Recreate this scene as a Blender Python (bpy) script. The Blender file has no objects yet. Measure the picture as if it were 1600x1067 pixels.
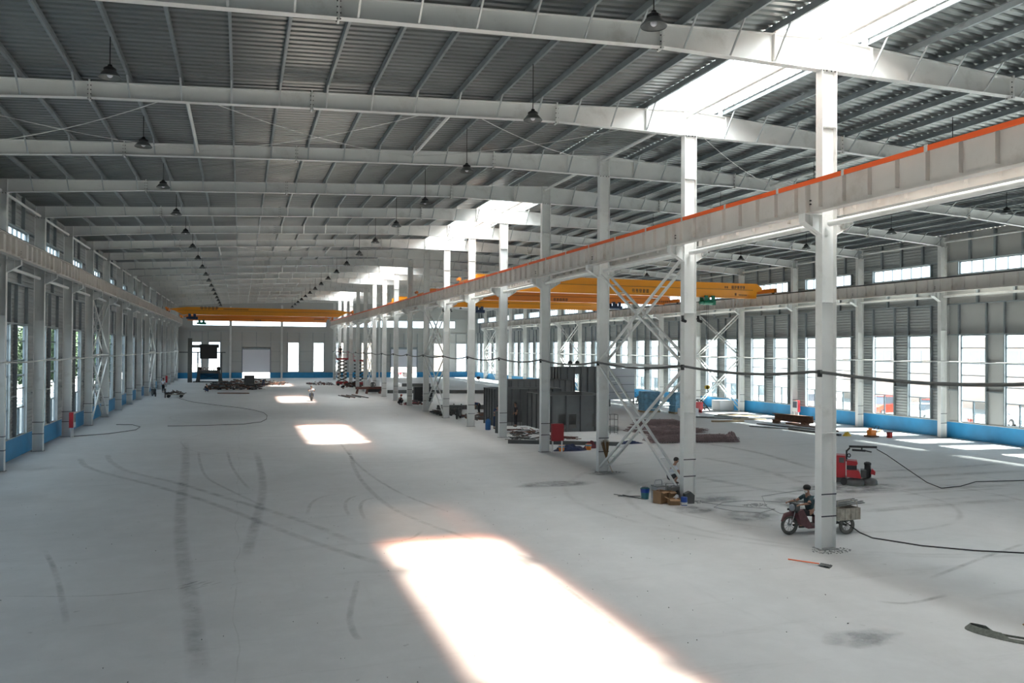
import bpy, bmesh, math, random
from mathutils import Vector, Matrix
random.seed(7)
SC = bpy.context.scene
COL = SC.collection
# ------------------------------------------------------------------ camera
H = 5.594
yaw, pitch, roll = .3217, .0093, .0062
fw = Vector((math.sin(yaw)*math.cos(pitch), math.cos(yaw)*math.cos(pitch), math.sin(pitch)))
R0 = Vector((math.cos(yaw), -math.sin(yaw), 0)); U0 = R0.cross(fw)
Rv = math.cos(roll)*R0 + math.sin(roll)*U0
Uv = -math.sin(roll)*R0 + math.cos(roll)*U0
cam = bpy.data.cameras.new('camera'); camo = bpy.data.objects.new('camera', cam); COL.objects.link(camo)
cam.sensor_width = 36; cam.sensor_fit = 'HORIZONTAL'; cam.lens = 1271.33/1600*36
cam.clip_start = .1; cam.clip_end = 2000
M4 = Matrix((Rv, Uv, -fw)).transposed().to_4x4(); M4.translation = Vector((0, 0, H))
camo.matrix_world = M4
SC.camera = camo
# ------------------------------------------------------------------ light
SUN = Vector((-.68, .088, -1)).normalized()
sl = bpy.data.lights.new('sun', 'SUN'); sl.energy = 26.0; sl.angle = math.radians(4.2); sl.color = (1, .95, .87)
so = bpy.data.objects.new('sun', sl); COL.objects.link(so)
so.rotation_euler = SUN.to_track_quat('-Z', 'Y').to_euler(); so.location = (80, 40, 80)
W = bpy.data.worlds.new('sky'); SC.world = W; W.use_nodes = True
bgn = W.node_tree.nodes['Background']; bgn.inputs[0].default_value = (.80, .90, 1, 1); bgn.inputs[1].default_value = 1.7
SC.view_settings.view_transform = 'Standard'; SC.view_settings.look = 'None'
SC.view_settings.gamma = 1; SC.view_settings.exposure = 2.05
try: SC.view_settings.use_curve_mapping = False
except Exception: pass
SC.cycles.max_bounces = 10; SC.cycles.diffuse_bounces = 5; SC.cycles.glossy_bounces = 3
SC.cycles.transparent_max_bounces = 24; SC.cycles.sample_clamp_indirect = 12
SC.cycles.use_denoising = True; SC.cycles.caustics_reflective = False; SC.cycles.caustics_refractive = False

# ------------------------------------------------------------------ grid of the hall
BAY = 7.5
def fy(i): return 18.97 + BAY*i            # near face of frame i
XL, XM, XR = -10.20, 15.77, 43.54          # column centre lines
I0, I1 = -1, 17                            # frames built
YB, YF = -18.5, 156.3                      # rear and far wall
WL, WR = -10.72, 44.06                     # side wall planes
def zt(x):                                 # rafter top
    return 13.06 + .0553*(x+9.9) if x <= XM else 14.48 - .0515*(x-XM)
def lerp_tab(x, T):
    for (a, va), (b, vb) in zip(T, T[1:]):
        if x <= b: return va + (vb-va)*max(0, (x-a))/(b-a)
    return T[-1][1]
DEP = [(-10.45, .60), (-4.3, .46), (2.1, .50), (10.5, .60), (15.4, .91), (16.15, .91), (22.7, .58), (31, .50), (37.5, .46), (43.8, .58)]
def zb(x): return zt(x) - lerp_tab(x, DEP)
PX = [1.07+1.43*k for k in range(-7, 10)] + [30.5-.43-1.43*k for k in range(-9, 10)]
PX = sorted(p for p in PX if p < 14.1 or p > 17.1)

# ------------------------------------------------------------------ materials
def nt(m): return m.node_tree.nodes, m.node_tree.links
def mat(name, col, rough=.6, metal=0, var=0, vs=3, spec=.5, bump=0, dirt=None, ds=1.0, emit=None):
    m = bpy.data.materials.new(name); m.use_nodes = True
    N, L = nt(m); b = N['Principled BSDF']
    b.inputs['Base Color'].default_value = (*col, 1); b.inputs['Roughness'].default_value = rough
    b.inputs['Metallic'].default_value = metal; b.inputs['Specular IOR Level'].default_value = spec
    if emit: b.inputs['Emission Color'].default_value = (*emit[0], 1); b.inputs['Emission Strength'].default_value = emit[1]
    if var or dirt:
        tc = N.new('ShaderNodeTexCoord')
        n = N.new('ShaderNodeTexNoise'); n.inputs['Scale'].default_value = vs; n.inputs['Detail'].default_value = 5
        L.new(tc.outputs['Object'], n.inputs['Vector'])
        r = N.new('ShaderNodeMapRange'); r.inputs[1].default_value = .3; r.inputs[2].default_value = .7
        r.inputs[3].default_value = 1-var; r.inputs[4].default_value = 1+var*.5
        L.new(n.outputs['Fac'], r.inputs[0])
        mx = N.new('ShaderNodeVectorMath'); mx.operation = 'SCALE'; mx.inputs[0].default_value = col
        L.new(r.outputs[0], mx.inputs['Scale'])
        out = mx.outputs[0]
        if dirt:
            n2 = N.new('ShaderNodeTexNoise'); n2.inputs['Scale'].default_value = ds; n2.inputs['Detail'].default_value = 7; n2.inputs['Roughness'].default_value = .65
            L.new(tc.outputs['Object'], n2.inputs['Vector'])
            r2 = N.new('ShaderNodeMapRange'); r2.inputs[1].default_value = .56; r2.inputs[2].default_value = .74; r2.inputs[4].default_value = .55
            L.new(n2.outputs['Fac'], r2.inputs[0])
            mm = N.new('ShaderNodeMix'); mm.data_type = 'RGBA'; L.new(r2.outputs[0], mm.inputs[0]); L.new(out, mm.inputs[6]); mm.inputs[7].default_value = (*dirt, 1)
            out = mm.outputs[2]
        L.new(out, b.inputs['Base Color'])
        if bump:
            bp = N.new('ShaderNodeBump'); bp.inputs['Strength'].default_value = bump; bp.inputs['Distance'].default_value = .02
            L.new(n.outputs['Fac'], bp.inputs['Height']); L.new(bp.outputs[0], b.inputs['Normal'])
    return m
MT = dict(
    white=mat('white_steel_paint', (.76, .765, .75), .45, var=.06, vs=1.2, dirt=(.42, .40, .36), ds=.9),
    glight=mat('bright_galvanised_strut', (.50, .53, .54), .4, metal=.4), girder=mat('girder_primer', (.70, .665, .63), .55, var=.10, vs=.8, dirt=(.40, .33, .27), ds=.6),
    galv=mat('galvanised_purlin', (.32, .36, .38), .42, metal=.5, var=.15, vs=2),
    sheet=mat('galvanised_roof_sheet', (.25, .265, .26), .33, metal=.75, var=.14, vs=.5),
    wallsheet=mat('grey_wall_sheet', (.40, .425, .425), .5, metal=.15, var=.06, vs=.5),
    wallpanel=mat('smooth_grey_wall_panel', (.50, .505, .49), .6, var=.04, vs=.4),
    blue=mat('blue_wall_paint', (.025, .25, .50), .55, var=.12, vs=1.5),
    sill=mat('pale_sill', (.55, .56, .55), .7),
    frame=mat('grey_window_frame', (.18, .22, .25), .4, metal=.3),
    bolt=mat('dark_bolt', (.03, .03, .035), .6), tape=mat('black_tape', (.012, .016, .03), .5),
    orange=mat('orange_conductor_rail', (.85, .13, .025), .45), rail=mat('dark_rail_steel', (.06, .06, .065), .4, metal=.6),
    crane=mat('crane_yellow_paint', (.86, .33, .018), .28, var=.04, vs=.5), crane2=mat('crane_orange_paint', (.78, .22, .02), .4),
    black=mat('black_rubber', (.018, .018, .02), .6), tank=mat('dark_tank_plate', (.14, .145, .145), .5, metal=.1, var=.15, vs=.8, dirt=(.10, .09, .08), ds=1.2), dark=mat('dark_grey_steel', (.085, .09, .09), .5, metal=.1, var=.2, vs=2, dirt=(.12, .10, .09), ds=1.5),
    lampm=mat('grey_lamp_shade', (.17, .18, .18), .45, metal=.3), green=mat('green_hoist_paint', (.01, .16, .09), .4),
    navy=mat('navy_hoist_paint', (.02, .04, .09), .4), red=mat('red_paint', (.36, .02, .028), .4, var=.08, vs=4), rust=mat('rusty_steel', (.16, .085, .055), .8, var=.3, vs=5, dirt=(.05, .04, .035), ds=4),
    redox=mat('red_oxide_steel', (.13, .05, .04), .7, var=.2, vs=3), wood=mat('pale_timber', (.42, .32, .20), .8, var=.2, vs=6),
    card=mat('brown_cardboard', (.33, .20, .11), .85, var=.12, vs=6), skin=mat('tanned_skin', (.34, .18, .12), .55),
    hair=mat('black_hair', (.015, .013, .012), .6), teal=mat('dark_teal_cloth', (.035, .065, .075), .85), clothw=mat('white_cloth', (.60, .62, .68), .85),
    clothk=mat('black_cloth', (.016, .016, .02), .85), clothb=mat('dark_blue_cloth', (.02, .04, .10), .85), mask=mat('pale_face_mask', (.62, .60, .56), .8),
    bucket=mat('teal_plastic', (.02, .12, .15), .45), bucketb=mat('blue_plastic', (.01, .05, .28), .45), plasticw=mat('white_plastic_sheet', (.62, .64, .66), .5),
    tarp=mat('navy_tarpaulin', (.018, .03, .09), .5, var=.5, vs=6), cyanwrap=mat('pale_blue_wrap', (.16, .36, .52), .4, var=.45, vs=2.5), straw=mat('brown_broom_bristle', (.20, .12, .055), .9),
    cord=mat('dusty_cable', (.20, .21, .21), .8), hose=mat('grey_fabric_hose', (.13, .14, .12), .8, var=.3, vs=20), conc=mat('dark_cement_spill', (.30, .31, .31), .9, var=.4, vs=9),
    tyre=mat('dusty_tyre', (.12, .12, .11), .85, var=.3, vs=12), maroon=mat('dusty_maroon_paint', (.13, .055, .06), .6, var=.3, vs=8), cargo=mat('dirty_cream_cargo_bed', (.36, .33, .28), .8, var=.3, vs=7, dirt=(.10, .08, .06), ds=5),
    chrome=mat('dull_chrome', (.5, .5, .5), .25, metal=1), mesh=mat('rebar_mesh_steel', (.27, .20, .20), .8, var=.3, vs=3), gas=mat('blue_cylinder_paint', (.01, .09, .26), .4),
    shutter=mat('white_roller_shutter', (.78, .78, .84), .5), ground=mat('pale_yard_concrete', (.45, .44, .42), .9, var=.1, vs=.3), leaf=mat('green_leaves', (.075, .12, .05), .7, var=.5, vs=3),
    bark=mat('tree_bark', (.12, .08, .05), .9), yard=mat('tan_factory_wall', (.50, .40, .34), .8, var=.08, vs=.5), yardw=mat('pale_factory_wall', (.55, .56, .56), .8), yroof=mat('grey_factory_roof', (.40, .43, .42), .7),
    dglass=mat('dark_glass', (.10, .11, .13), .15), yglass=mat('washed_out_factory_glass', (.24, .26, .28), .4), carr=mat('red_car_paint', (.55, .05, .03), .3), carw=mat('white_car_paint', (.7, .7, .72), .3), cars=mat('silver_car_paint', (.35, .37, .4), .3),  # yglass is paler: the overexposed look outside is put into its colour
    yellow=mat('yellow_paint', (.75, .48, .03), .4), pink=mat('maroon_sack', (.14, .03, .04), .8), cap=mat('red_cap', (.4, .03, .02), .7), rubble=mat('mixed_rubble', (.14, .12, .11), .9, var=.6, vs=9),
    brick=mat('pale_cladding', (.52, .53, .53), .7),
)
# glass: thin, mostly transparent
def glass(name, tint, gl=.06):
    m = bpy.data.materials.new(name); m.use_nodes = True; N, L = nt(m); N.remove(N['Principled BSDF'])
    t = N.new('ShaderNodeBsdfTransparent'); t.inputs[0].default_value = (*tint, 1)
    g = N.new('ShaderNodeBsdfGlossy'); g.inputs['Roughness'].default_value = .05
    x = N.new('ShaderNodeMixShader'); x.inputs[0].default_value = gl
    L.new(t.outputs[0], x.inputs[1]); L.new(g.outputs[0], x.inputs[2]); L.new(x.outputs[0], N['Material Output'].inputs[0]); return m
MT['glass'] = glass('window_glass', (.50, .555, .57), .05)
def frp(name, ttint, tr, dcol):
    m = bpy.data.materials.new(name); m.use_nodes = True; N, L = nt(m); N.remove(N['Principled BSDF'])
    t = N.new('ShaderNodeBsdfTransparent'); t.inputs[0].default_value = (*ttint, 1)
    g = N.new('ShaderNodeBsdfTranslucent'); g.inputs[0].default_value = (*dcol, 1)
    x = N.new('ShaderNodeMixShader'); x.inputs[0].default_value = 1-tr
    L.new(t.outputs[0], x.inputs[1]); L.new(g.outputs[0], x.inputs[2]); L.new(x.outputs[0], N['Material Output'].inputs[0]); return m
MT['frp'] = frp('clear_skylight_sheet', (1, .95, .88), .42, (.70, .76, .80))
MT['frpd'] = frp('milky_skylight_sheet', (1, .75, .6), .012, (.36, .40, .43))
MT['frpo'] = frp('sun_tint_skylight_sheet', (1, .42, .27), .17, (.6, .56, .52))  # amber made up to tint the edges of the sun patch below

# concrete floor with dust, stains and tyre arcs
def floor_mat():
    m = bpy.data.materials.new('dusty_concrete_floor'); m.use_nodes = True; N, L = nt(m); b = N['Principled BSDF']
    b.inputs['Roughness'].default_value = .62; b.inputs['Specular IOR Level'].default_value = .35
    tc = N.new('ShaderNodeTexCoord'); P = tc.outputs['Object']
    def math_(op, a, bb=None, c=None):
        n = N.new('ShaderNodeMath'); n.operation = op
        for k, v in enumerate((a, bb, c)):
            if v is None: continue
            if isinstance(v, (int, float)): n.inputs[k].default_value = v
            else: L.new(v, n.inputs[k])
        return n.outputs[0]
    def noise(scale, det=5, rough=.6, stretch=None, rot=0):
        v = P
        if stretch:
            mp = N.new('ShaderNodeMapping'); mp.inputs['Scale'].default_value = stretch; mp.inputs['Rotation'].default_value = (0, 0, rot); L.new(P, mp.inputs[0]); v = mp.outputs[0]
        n = N.new('ShaderNodeTexNoise'); n.inputs['Scale'].default_value = scale; n.inputs['Detail'].default_value = det; n.inputs['Roughness'].default_value = rough
        L.new(v, n.inputs['Vector']); return n.outputs['Fac']
    def rng(x, a, bb, c, d):
        n = N.new('ShaderNodeMapRange'); n.interpolation_type = 'SMOOTHSTEP'
        for k, v in enumerate((a, bb, c, d)): n.inputs[k+1].default_value = v
        L.new(x, n.inputs[0]); return n.outputs[0]
    big = rng(noise(.12), .3, .7, .93, 1.05); mid = rng(noise(1.1, 8, .7), .35, .7, .96, 1.03)
    streak = rng(noise(.7, 6, .7, (.22, 1.6, 1), .5), .56, .74, 1, .86)
    streak2 = rng(noise(.9, 6, .7, (1.6, .16, 1), .15), .58, .78, 1, .92)
    spots = rng(noise(3.5, 3, .5), .70, .76, 1, .75)
    val = math_('MULTIPLY', big, mid); val = math_('MULTIPLY', val, streak); val = math_('MULTIPLY', val, streak2); val = math_('MULTIPLY', val, spots)
    sx = N.new('ShaderNodeSeparateXYZ'); wob = N.new('ShaderNodeVectorMath'); wob.operation = 'ADD'
    nz = N.new('ShaderNodeTexNoise'); nz.inputs['Scale'].default_value = .35; L.new(P, nz.inputs['Vector'])
    sc_ = N.new('ShaderNodeVectorMath'); sc_.operation = 'SCALE'; sc_.inputs['Scale'].default_value = .5; L.new(nz.outputs['Color'], sc_.inputs[0])
    L.new(P, wob.inputs[0]); L.new(sc_.outputs[0], wob.inputs[1]); L.new(wob.outputs[0], sx.inputs[0])
    X, Y = sx.outputs[0], sx.outputs[1]
    fade = rng(noise(.8, 4, .6), .36, .58, .15, 1.6)
    tot = None
    arcs = [(20, 26, 5.5, .16, .12), (21, 25, 7.5, .2, .10), (22, 27, 10, .2, .08), (9, 52, 12, .09, .10), (4, 70, 9, .08, .10)]
    for cx, cy, r, w, s in arcs:
        dx = math_('SUBTRACT', X, cx); dy = math_('SUBTRACT', Y, cy)
        d = math_('SQRT', math_('ADD', math_('MULTIPLY', dx, dx), math_('MULTIPLY', dy, dy)))
        a = math_('ABSOLUTE', math_('SUBTRACT', d, r))
        k = rng(a, 0, w, s, 0)
        tot = k if tot is None else math_('ADD', tot, k)
    # trowel lines swept by the grinding machine at the right, and two straight wheel tracks
    tr = math_('MULTIPLY', math_('SINE', math_('MULTIPLY', Y, 5.2)), .5)
    tr = rng(tr, .25, .5, 0, .16)
    ex = math_('SUBTRACT', X, 24); ey = math_('SUBTRACT', Y, 28)
    el = math_('SQRT', math_('ADD', math_('MULTIPLY', math_('MULTIPLY', ex, ex), .35), math_('MULTIPLY', ey, ey)))
    tr = math_('MULTIPLY', tr, rng(el, 2.5, 6.5, 1, 0)); tot = math_('ADD', tot, math_('MULTIPLY', tr, rng(noise(.5, 4), .4, .6, .2, 1)))
    tot = math_('ADD', tot, rng(math_('ABSOLUTE', math_('SUBTRACT', P and X, .2)), 0, .02, .12, 0))
    tot = math_('MULTIPLY', tot, fade)
    val = math_('MULTIPLY', val, math_('SUBTRACT', 1, tot))
    mx = N.new('ShaderNodeVectorMath'); mx.operation = 'SCALE'; mx.inputs[0].default_value = (.56, .565, .565); L.new(val, mx.inputs['Scale'])
    L.new(mx.outputs[0], b.inputs['Base Color'])
    return m
MT['floor'] = floor_mat()

# ------------------------------------------------------------------ mesh builder
class MB:
    def __init__(s): s.v = []; s.f = []; s.mi = []; s.cur = 0
    def m(s, k): s.mi += [0]*(len(s.f)-len(s.mi)); s.cur = k; return s
    def add(s, vs, fs):
        o = len(s.v); s.v += [tuple(v) for v in vs]; s.mi += [s.cur]*(len(s.f)-len(s.mi)) if s.cur == 0 else []; s.f += [tuple(i+o for i in f) for f in fs]; s.mi += [s.cur]*(len(s.f)-len(s.mi)); return s
    def box(s, x0, y0, z0, x1, y1, z1):
        v = [(x0, y0, z0), (x1, y0, z0), (x1, y1, z0), (x0, y1, z0), (x0, y0, z1), (x1, y0, z1), (x1, y1, z1), (x0, y1, z1)]
        return s.add(v, [(0, 3, 2, 1), (4, 5, 6, 7), (0, 1, 5, 4), (1, 2, 6, 5), (2, 3, 7, 6), (3, 0, 4, 7)])
    def cb(s, c, d): return s.box(c[0]-d[0]/2, c[1]-d[1]/2, c[2]-d[2]/2, c[0]+d[0]/2, c[1]+d[1]/2, c[2]+d[2]/2)
    def bar(s, a, b, w, h, up=(0, 0, 1)):
        a, b = Vector(a), Vector(b); d = (b-a).normalized(); u = Vector(up)
        if abs(d.dot(u)) > .98: u = Vector((1, 0, 0))
        sd = d.cross(u).normalized(); u = sd.cross(d)
        P = []
        for p in (a, b):
            for i, j in ((-1, -1), (1, -1), (1, 1), (-1, 1)): P.append(p + sd*(w/2*i) + u*(h/2*j))
        return s.add(P, [(0, 3, 2, 1), (4, 5, 6, 7), (0, 1, 5, 4), (1, 2, 6, 5), (2, 3, 7, 6), (3, 0, 4, 7)])
    def tube(s, pts, r, n=8, caps=True):
        pts = [Vector(p) for p in pts]; rs = r if isinstance(r, (list, tuple)) else [r]*len(pts)
        rings = []; pu = None
        for k, p in enumerate(pts):
            d = (pts[min(k+1, len(pts)-1)] - pts[max(k-1, 0)]).normalized()
            u = pu if pu is not None else (Vector((0, 0, 1)) if abs(d.z) < .9 else Vector((1, 0, 0)))
            sd = d.cross(u)
            if sd.length < 1e-4: sd = d.cross(Vector((0, 1, 0)))
            sd.normalize(); u = sd.cross(d).normalized(); pu = u
            rings.append([p + (sd*math.cos(2*math.pi*i/n) + u*math.sin(2*math.pi*i/n))*rs[k] for i in range(n)])
        vs = [v for R in rings for v in R]; fs = []
        for k in range(len(pts)-1):
            for i in range(n):
                a = k*n+i; b = k*n+(i+1) % n; fs.append((a, a+n, b+n, b))
        if caps: fs.append(tuple(range(n))); fs.append(tuple(reversed(range((len(pts)-1)*n, len(pts)*n))))
        return s.add(vs, fs)
    def cyl(s, a, b, r, n=16, r2=None): return s.tube([a, b], [r, r if r2 is None else r2], n)
    def lathe(s, prof, c=(0, 0, 0), n=20, axis='z'):
        vs = []; fs = []
        for r, z in prof:
            for i in range(n):
                a = 2*math.pi*i/n; p = (r*math.cos(a), r*math.sin(a), z)
                if axis == 'x': p = (p[2], p[0], p[1])
                if axis == 'y': p = (p[0], p[2], p[1])
                vs.append((p[0]+c[0], p[1]+c[1], p[2]+c[2]))
        for k in range(len(prof)-1):
            for i in range(n):
                a = k*n+i; b = k*n+(i+1) % n; fs.append((a, b, b+n, a+n))
        fs.append(tuple(reversed(range(n)))); fs.append(tuple(range((len(prof)-1)*n, len(prof)*n)))
        return s.add(vs, fs)
    def prism(s, poly, a, b, axis='y'):       # polygon in the other two axes, extruded from a to b
        n = len(poly); vs = []
        for t in (a, b):
            for p, q in poly:
                vs.append({'y': (p, t, q), 'x': (t, p, q), 'z': (p, q, t)}[axis])
        fs = [tuple(range(n)), tuple(reversed(range(n, 2*n)))]
        for i in range(n): j = (i+1) % n; fs.append((i, i+n, j+n, j))
        return s.add(vs, fs)
    def quad(s, *p): return s.add(p, [tuple(range(len(p)))])
    def torus(s, c, R, r, axis='x', n=24, m=8):
        vs = []; fs = []
        for i in range(n):
            A = 2*math.pi*i/n
            for j in range(m):
                B = 2*math.pi*j/m; q = R + r*math.cos(B); w = r*math.sin(B)
                p = {'x': (w, q*math.cos(A), q*math.sin(A)), 'y': (q*math.cos(A), w, q*math.sin(A)), 'z': (q*math.cos(A), q*math.sin(A), w)}[axis]
                vs.append((p[0]+c[0], p[1]+c[1], p[2]+c[2]))
        for i in range(n):
            for j in range(m):
                fs.append((i*m+j, ((i+1) % n)*m+j, ((i+1) % n)*m+(j+1) % m, i*m+(j+1) % m))
        return s.add(vs, fs)
    def ball(s, c, r, n=12, sq=(1, 1, 1)):
        prof = [(max(1e-3, r*math.sin(math.pi*k/8)), -r*math.cos(math.pi*k/8)) for k in range(9)]
        o = len(s.v); s.lathe(prof, (0, 0, 0), n)
        for k in range(o, len(s.v)): v = s.v[k]; s.v[k] = (c[0]+v[0]*sq[0], c[1]+v[1]*sq[1], c[2]+v[2]*sq[2])
        return s
    def mesh(s, name, m, smooth=False):
        me = bpy.data.meshes.new(name); me.from_pydata(s.v, [], s.f)
        bm = bmesh.new(); bm.from_mesh(me); bmesh.ops.recalc_face_normals(bm, faces=bm.faces[:]); bm.to_mesh(me); bm.free()
        ms = m if isinstance(m, (list, tuple)) else [m]
        for q in ms: me.materials.append(q)
        if len(ms) > 1: me.polygons.foreach_set('material_index', s.mi[:len(s.f)])
        if smooth:
            for p in me.polygons: p.use_smooth = True
            try: me.set_sharp_from_angle(angle=math.radians(40))
            except Exception: pass
        return me
    def build(s, name, m, parent=None, smooth=False, loc=None):
        o = bpy.data.objects.new(name, s.mesh(name, m, smooth)); COL.objects.link(o)
        if parent is not None: o.parent = parent
        if loc is not None: o.location = loc
        return o
def tag(o, label=None, cat=None, group=None, kind=None):
    if label: o['label'] = label
    if cat: o['category'] = cat
    if group: o['group'] = group
    if kind: o['kind'] = kind
    return o
def empty(name, loc, label, cat, group=None, rz=0):
    o = bpy.data.objects.new(name, None); COL.objects.link(o); o.location = loc; o.rotation_euler = (0, 0, rz); o.empty_display_size = .2
    return tag(o, label, cat, group)
def inst(name, me, parent=None, loc=(0, 0, 0), rot=(0, 0, 0)):
    o = bpy.data.objects.new(name, me); COL.objects.link(o)
    if parent is not None: o.parent = parent
    o.location = loc; o.rotation_euler = rot
    return o
def copy_tree(o, parent=None):
    c = o.copy(); COL.objects.link(c)
    if parent is not None: c.parent = parent
    for ch in o.children: copy_tree(ch, c)
    return c
ORD = ['zeroth', 'first', 'second', 'third', 'fourth', 'fifth', 'sixth', 'seventh', 'eighth', 'ninth', 'tenth', 'eleventh', 'twelfth', 'thirteenth', 'fourteenth', 'fifteenth', 'sixteenth', 'seventeenth', 'eighteenth', 'nineteenth', 'twentieth', 'twenty-first']
def struct(o): o['kind'] = 'structure'; return o

# ================================================================== SETTING
def cells(u0, u1, v0, v1, holes):
    us = sorted({u0, u1, *[h[k] for h in holes for k in (0, 1) if u0 < h[k] < u1]})
    vs = sorted({v0, v1, *[h[k] for h in holes for k in (2, 3) if v0 < h[k] < v1]})
    for a, b in zip(us, us[1:]):
        run = None
        for c, d in zip(vs, vs[1:]):
            if any(h[0] <= (a+b)/2 <= h[1] and h[2] <= (c+d)/2 <= h[3] for h in holes):
                if run: yield a, b, run[0], run[1]
                run = None
            else: run = (run[0], d) if run else (c, d)
        if run: yield a, b, run[0], run[1]
W1, W2, WC = (1.48, 3.32), (4.71, 6.63), (1.48, 6.65)
ZW0, ZW1, ZC0, ZC1 = 1.10, 6.64, 10.60, 11.40
bays = list(range(-5, 18))
def side_holes():
    hs = []
    for j in bays:
        y = fy(j)
        for a, b in (W1, W2): hs.append((y+a, y+b, ZW0, ZW1))
        hs.append((y+WC[0], y+WC[1], ZC0, ZC1))
    return hs
def corr_x(mb, x, s, a, b, c, d, pitch=.2, dep=.032):   # horizontally ribbed sheet in a plane of constant x; ribs point by s
    prof = []; k = math.floor(c/pitch)
    z = k*pitch
    while z < d:
        for dz, o in ((0, 0), (.10, 0), (.125, dep), (.175, dep)):
            if c < z+dz < d: prof.append((z+dz, o))
        z += pitch
    prof = [(c, 0)] + prof + [(d, 0)]
    n0 = len(mb.v)
    for z, o in prof: mb.v += [(x+s*o, a, z), (x+s*o, b, z)]
    for k in range(len(prof)-1): mb.f.append((n0+2*k, n0+2*k+1, n0+2*k+3, n0+2*k+2))
TOPW = 13.28
# floor
MB().box(-10.9, YB, -.3, 44.2, YF+.3, 0).build('floor', MT['floor']).__setitem__('kind', 'structure')
# side walls
m = MB()
for a, b, c, d in cells(YB, YF, 1.05, TOPW, side_holes()): corr_x(m, WL, 1, a, b, c, d)
wl = struct(m.build('wall_left', MT['wallsheet']))
m = MB(); m2 = MB()
for a, b, c, d in cells(YB, fy(3)+.14, 1.05, TOPW, side_holes()): m2.quad((WR, a, c), (WR, b, c), (WR, b, d), (WR, a, d))
for a, b, c, d in cells(fy(3)+.14, YF, 1.05, TOPW, side_holes()): corr_x(m, WR, -1, a, b, c, d)
wr = struct(m.build('wall_right', MT['wallsheet']))
tag(m2.build('smooth_wall_panel', MT['wallpanel'], wr), label='smooth light grey wall panels without ribs')
MB().box(WR-.045, fy(3)+.02, 1.05, WR+.012, fy(3)+.26, TOPW).build('sun_leak_cover', MT['wallpanel'], wr)  # added strip, blocks sun leaking through the open rib ends
# blue painted base walls with a pale sill
for nm, x0, x1 in (('left', -10.98, -10.66), ('right', 44.0, 44.3)):
    b = struct(MB().box(x0, YB, 0, x1, YF, 1.02).build('baseboard_'+nm, MT['blue']))
    MB().box(x0-.03, YB, 1.02, x1+.03, YF, 1.075).build('sill', MT['sill'], b)
# far wall
FH = [(-8.5, -6.7, 1.1, 6.55), (-5.5, -3.5, 1.1, 6.55), (8.3, 10.26, 1.1, 6.55), (12.9, 14.81, 1.1, 6.55), (.31, 5.12, 0, 5.22),
      (17.0, 19.0, 1.1, 6.6), (21.8, 23.75, 1.1, 6.6), (27.5, 32.5, 0, 5.38), (35.9, 37.8, 1.1, 6.6), (40.5, 42.5, 1.1, 6.6)]
STR = [(-8.2, -1.95, 9.5, 10.5), (-1.6, 7.0, 9.5, 10.5), (7.35, 15.2, 9.5, 10.5), (16.5, 24.8, 9.55, 10.9), (25.2, 34.0, 9.55, 10.9), (34.4, 40.2, 9.6, 11.0)]
FW = MB()
for a, b, c, d in cells(-10.9, 44.2, 0, 12.9, FH+STR): FW.quad((a, YF, c), (b, YF, c), (b, YF, d), (a, YF, d))
for a, b in ((-10.9, XM), (XM, 44.2)): FW.quad((a, YF, 12.9), (b, YF, 12.9), (b, YF, zt(b)+.3), (a, YF, zt(a)+.3))
wf = struct(FW.build('wall_far', MT['wallpanel']))
bb = MB()
for a, b, c, d in cells(-10.66, 44.0, 0, 1.0, [(h[0], h[1], -1, 2) for h in FH if h[2] == 0]): bb.box(a, YF-.28, 0, b, YF-.003, 1.0)
struct(bb.build('baseboard_far', MT['blue']))
m = MB(); m.quad((-10.9, YB, 0), (44.2, YB, 0), (44.2, YB, 12.9), (-10.9, YB, 12.9))
for a, b in ((-10.9, XM), (XM, 44.2)): m.quad((a, YB, 12.9), (b, YB, 12.9), (b, YB, zt(b)+.3), (a, YB, zt(a)+.3))
struct(m.build('wall_near', MT['wallpanel']))
# roof sheets, ribs running down the slope
MON = [(5.5, 27.4), (43.2, 64.2), (80.7, 101.7), (118.2, 139.2)]
CLEAR = [(8.6, 21.4), (47.2, 58.7), (84.6, 95.2), (121.5, 129.5)]
OX0, OX1 = 14.0, 17.22
def roof_strip(mb, xa, xb, y0, y1, off=.25):
    prof = []; y = y0
    while y < y1-.02:
        for dy, o in ((0, 0), (.17, 0), (.20, .065), (.29, .065)):
            if y+dy < y1: prof.append((y+dy, o))
        y += .32
    prof.append((y1, 0)); n0 = len(mb.v)
    for y, o in prof: mb.v += [(xa, y, zt(xa)+off+o), (xb, y, zt(xb)+off+o)]
    for k in range(len(prof)-1): mb.f.append((n0+2*k, n0+2*k+1, n0+2*k+3, n0+2*k+2))
m = MB(); roof_strip(m, -11.3, OX0, YB, YF+.3); roof_strip(m, OX1, 44.7, YB, YF+.3)
ys = [YB] + [v for mm in MON for v in mm] + [YF+.3]
for a, b in zip(ys[0::2], ys[1::2]): roof_strip(m, OX0, XM, a, b); roof_strip(m, XM, OX1, a, b)
ceil = struct(m.build('ceiling', MT['sheet']))
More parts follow.
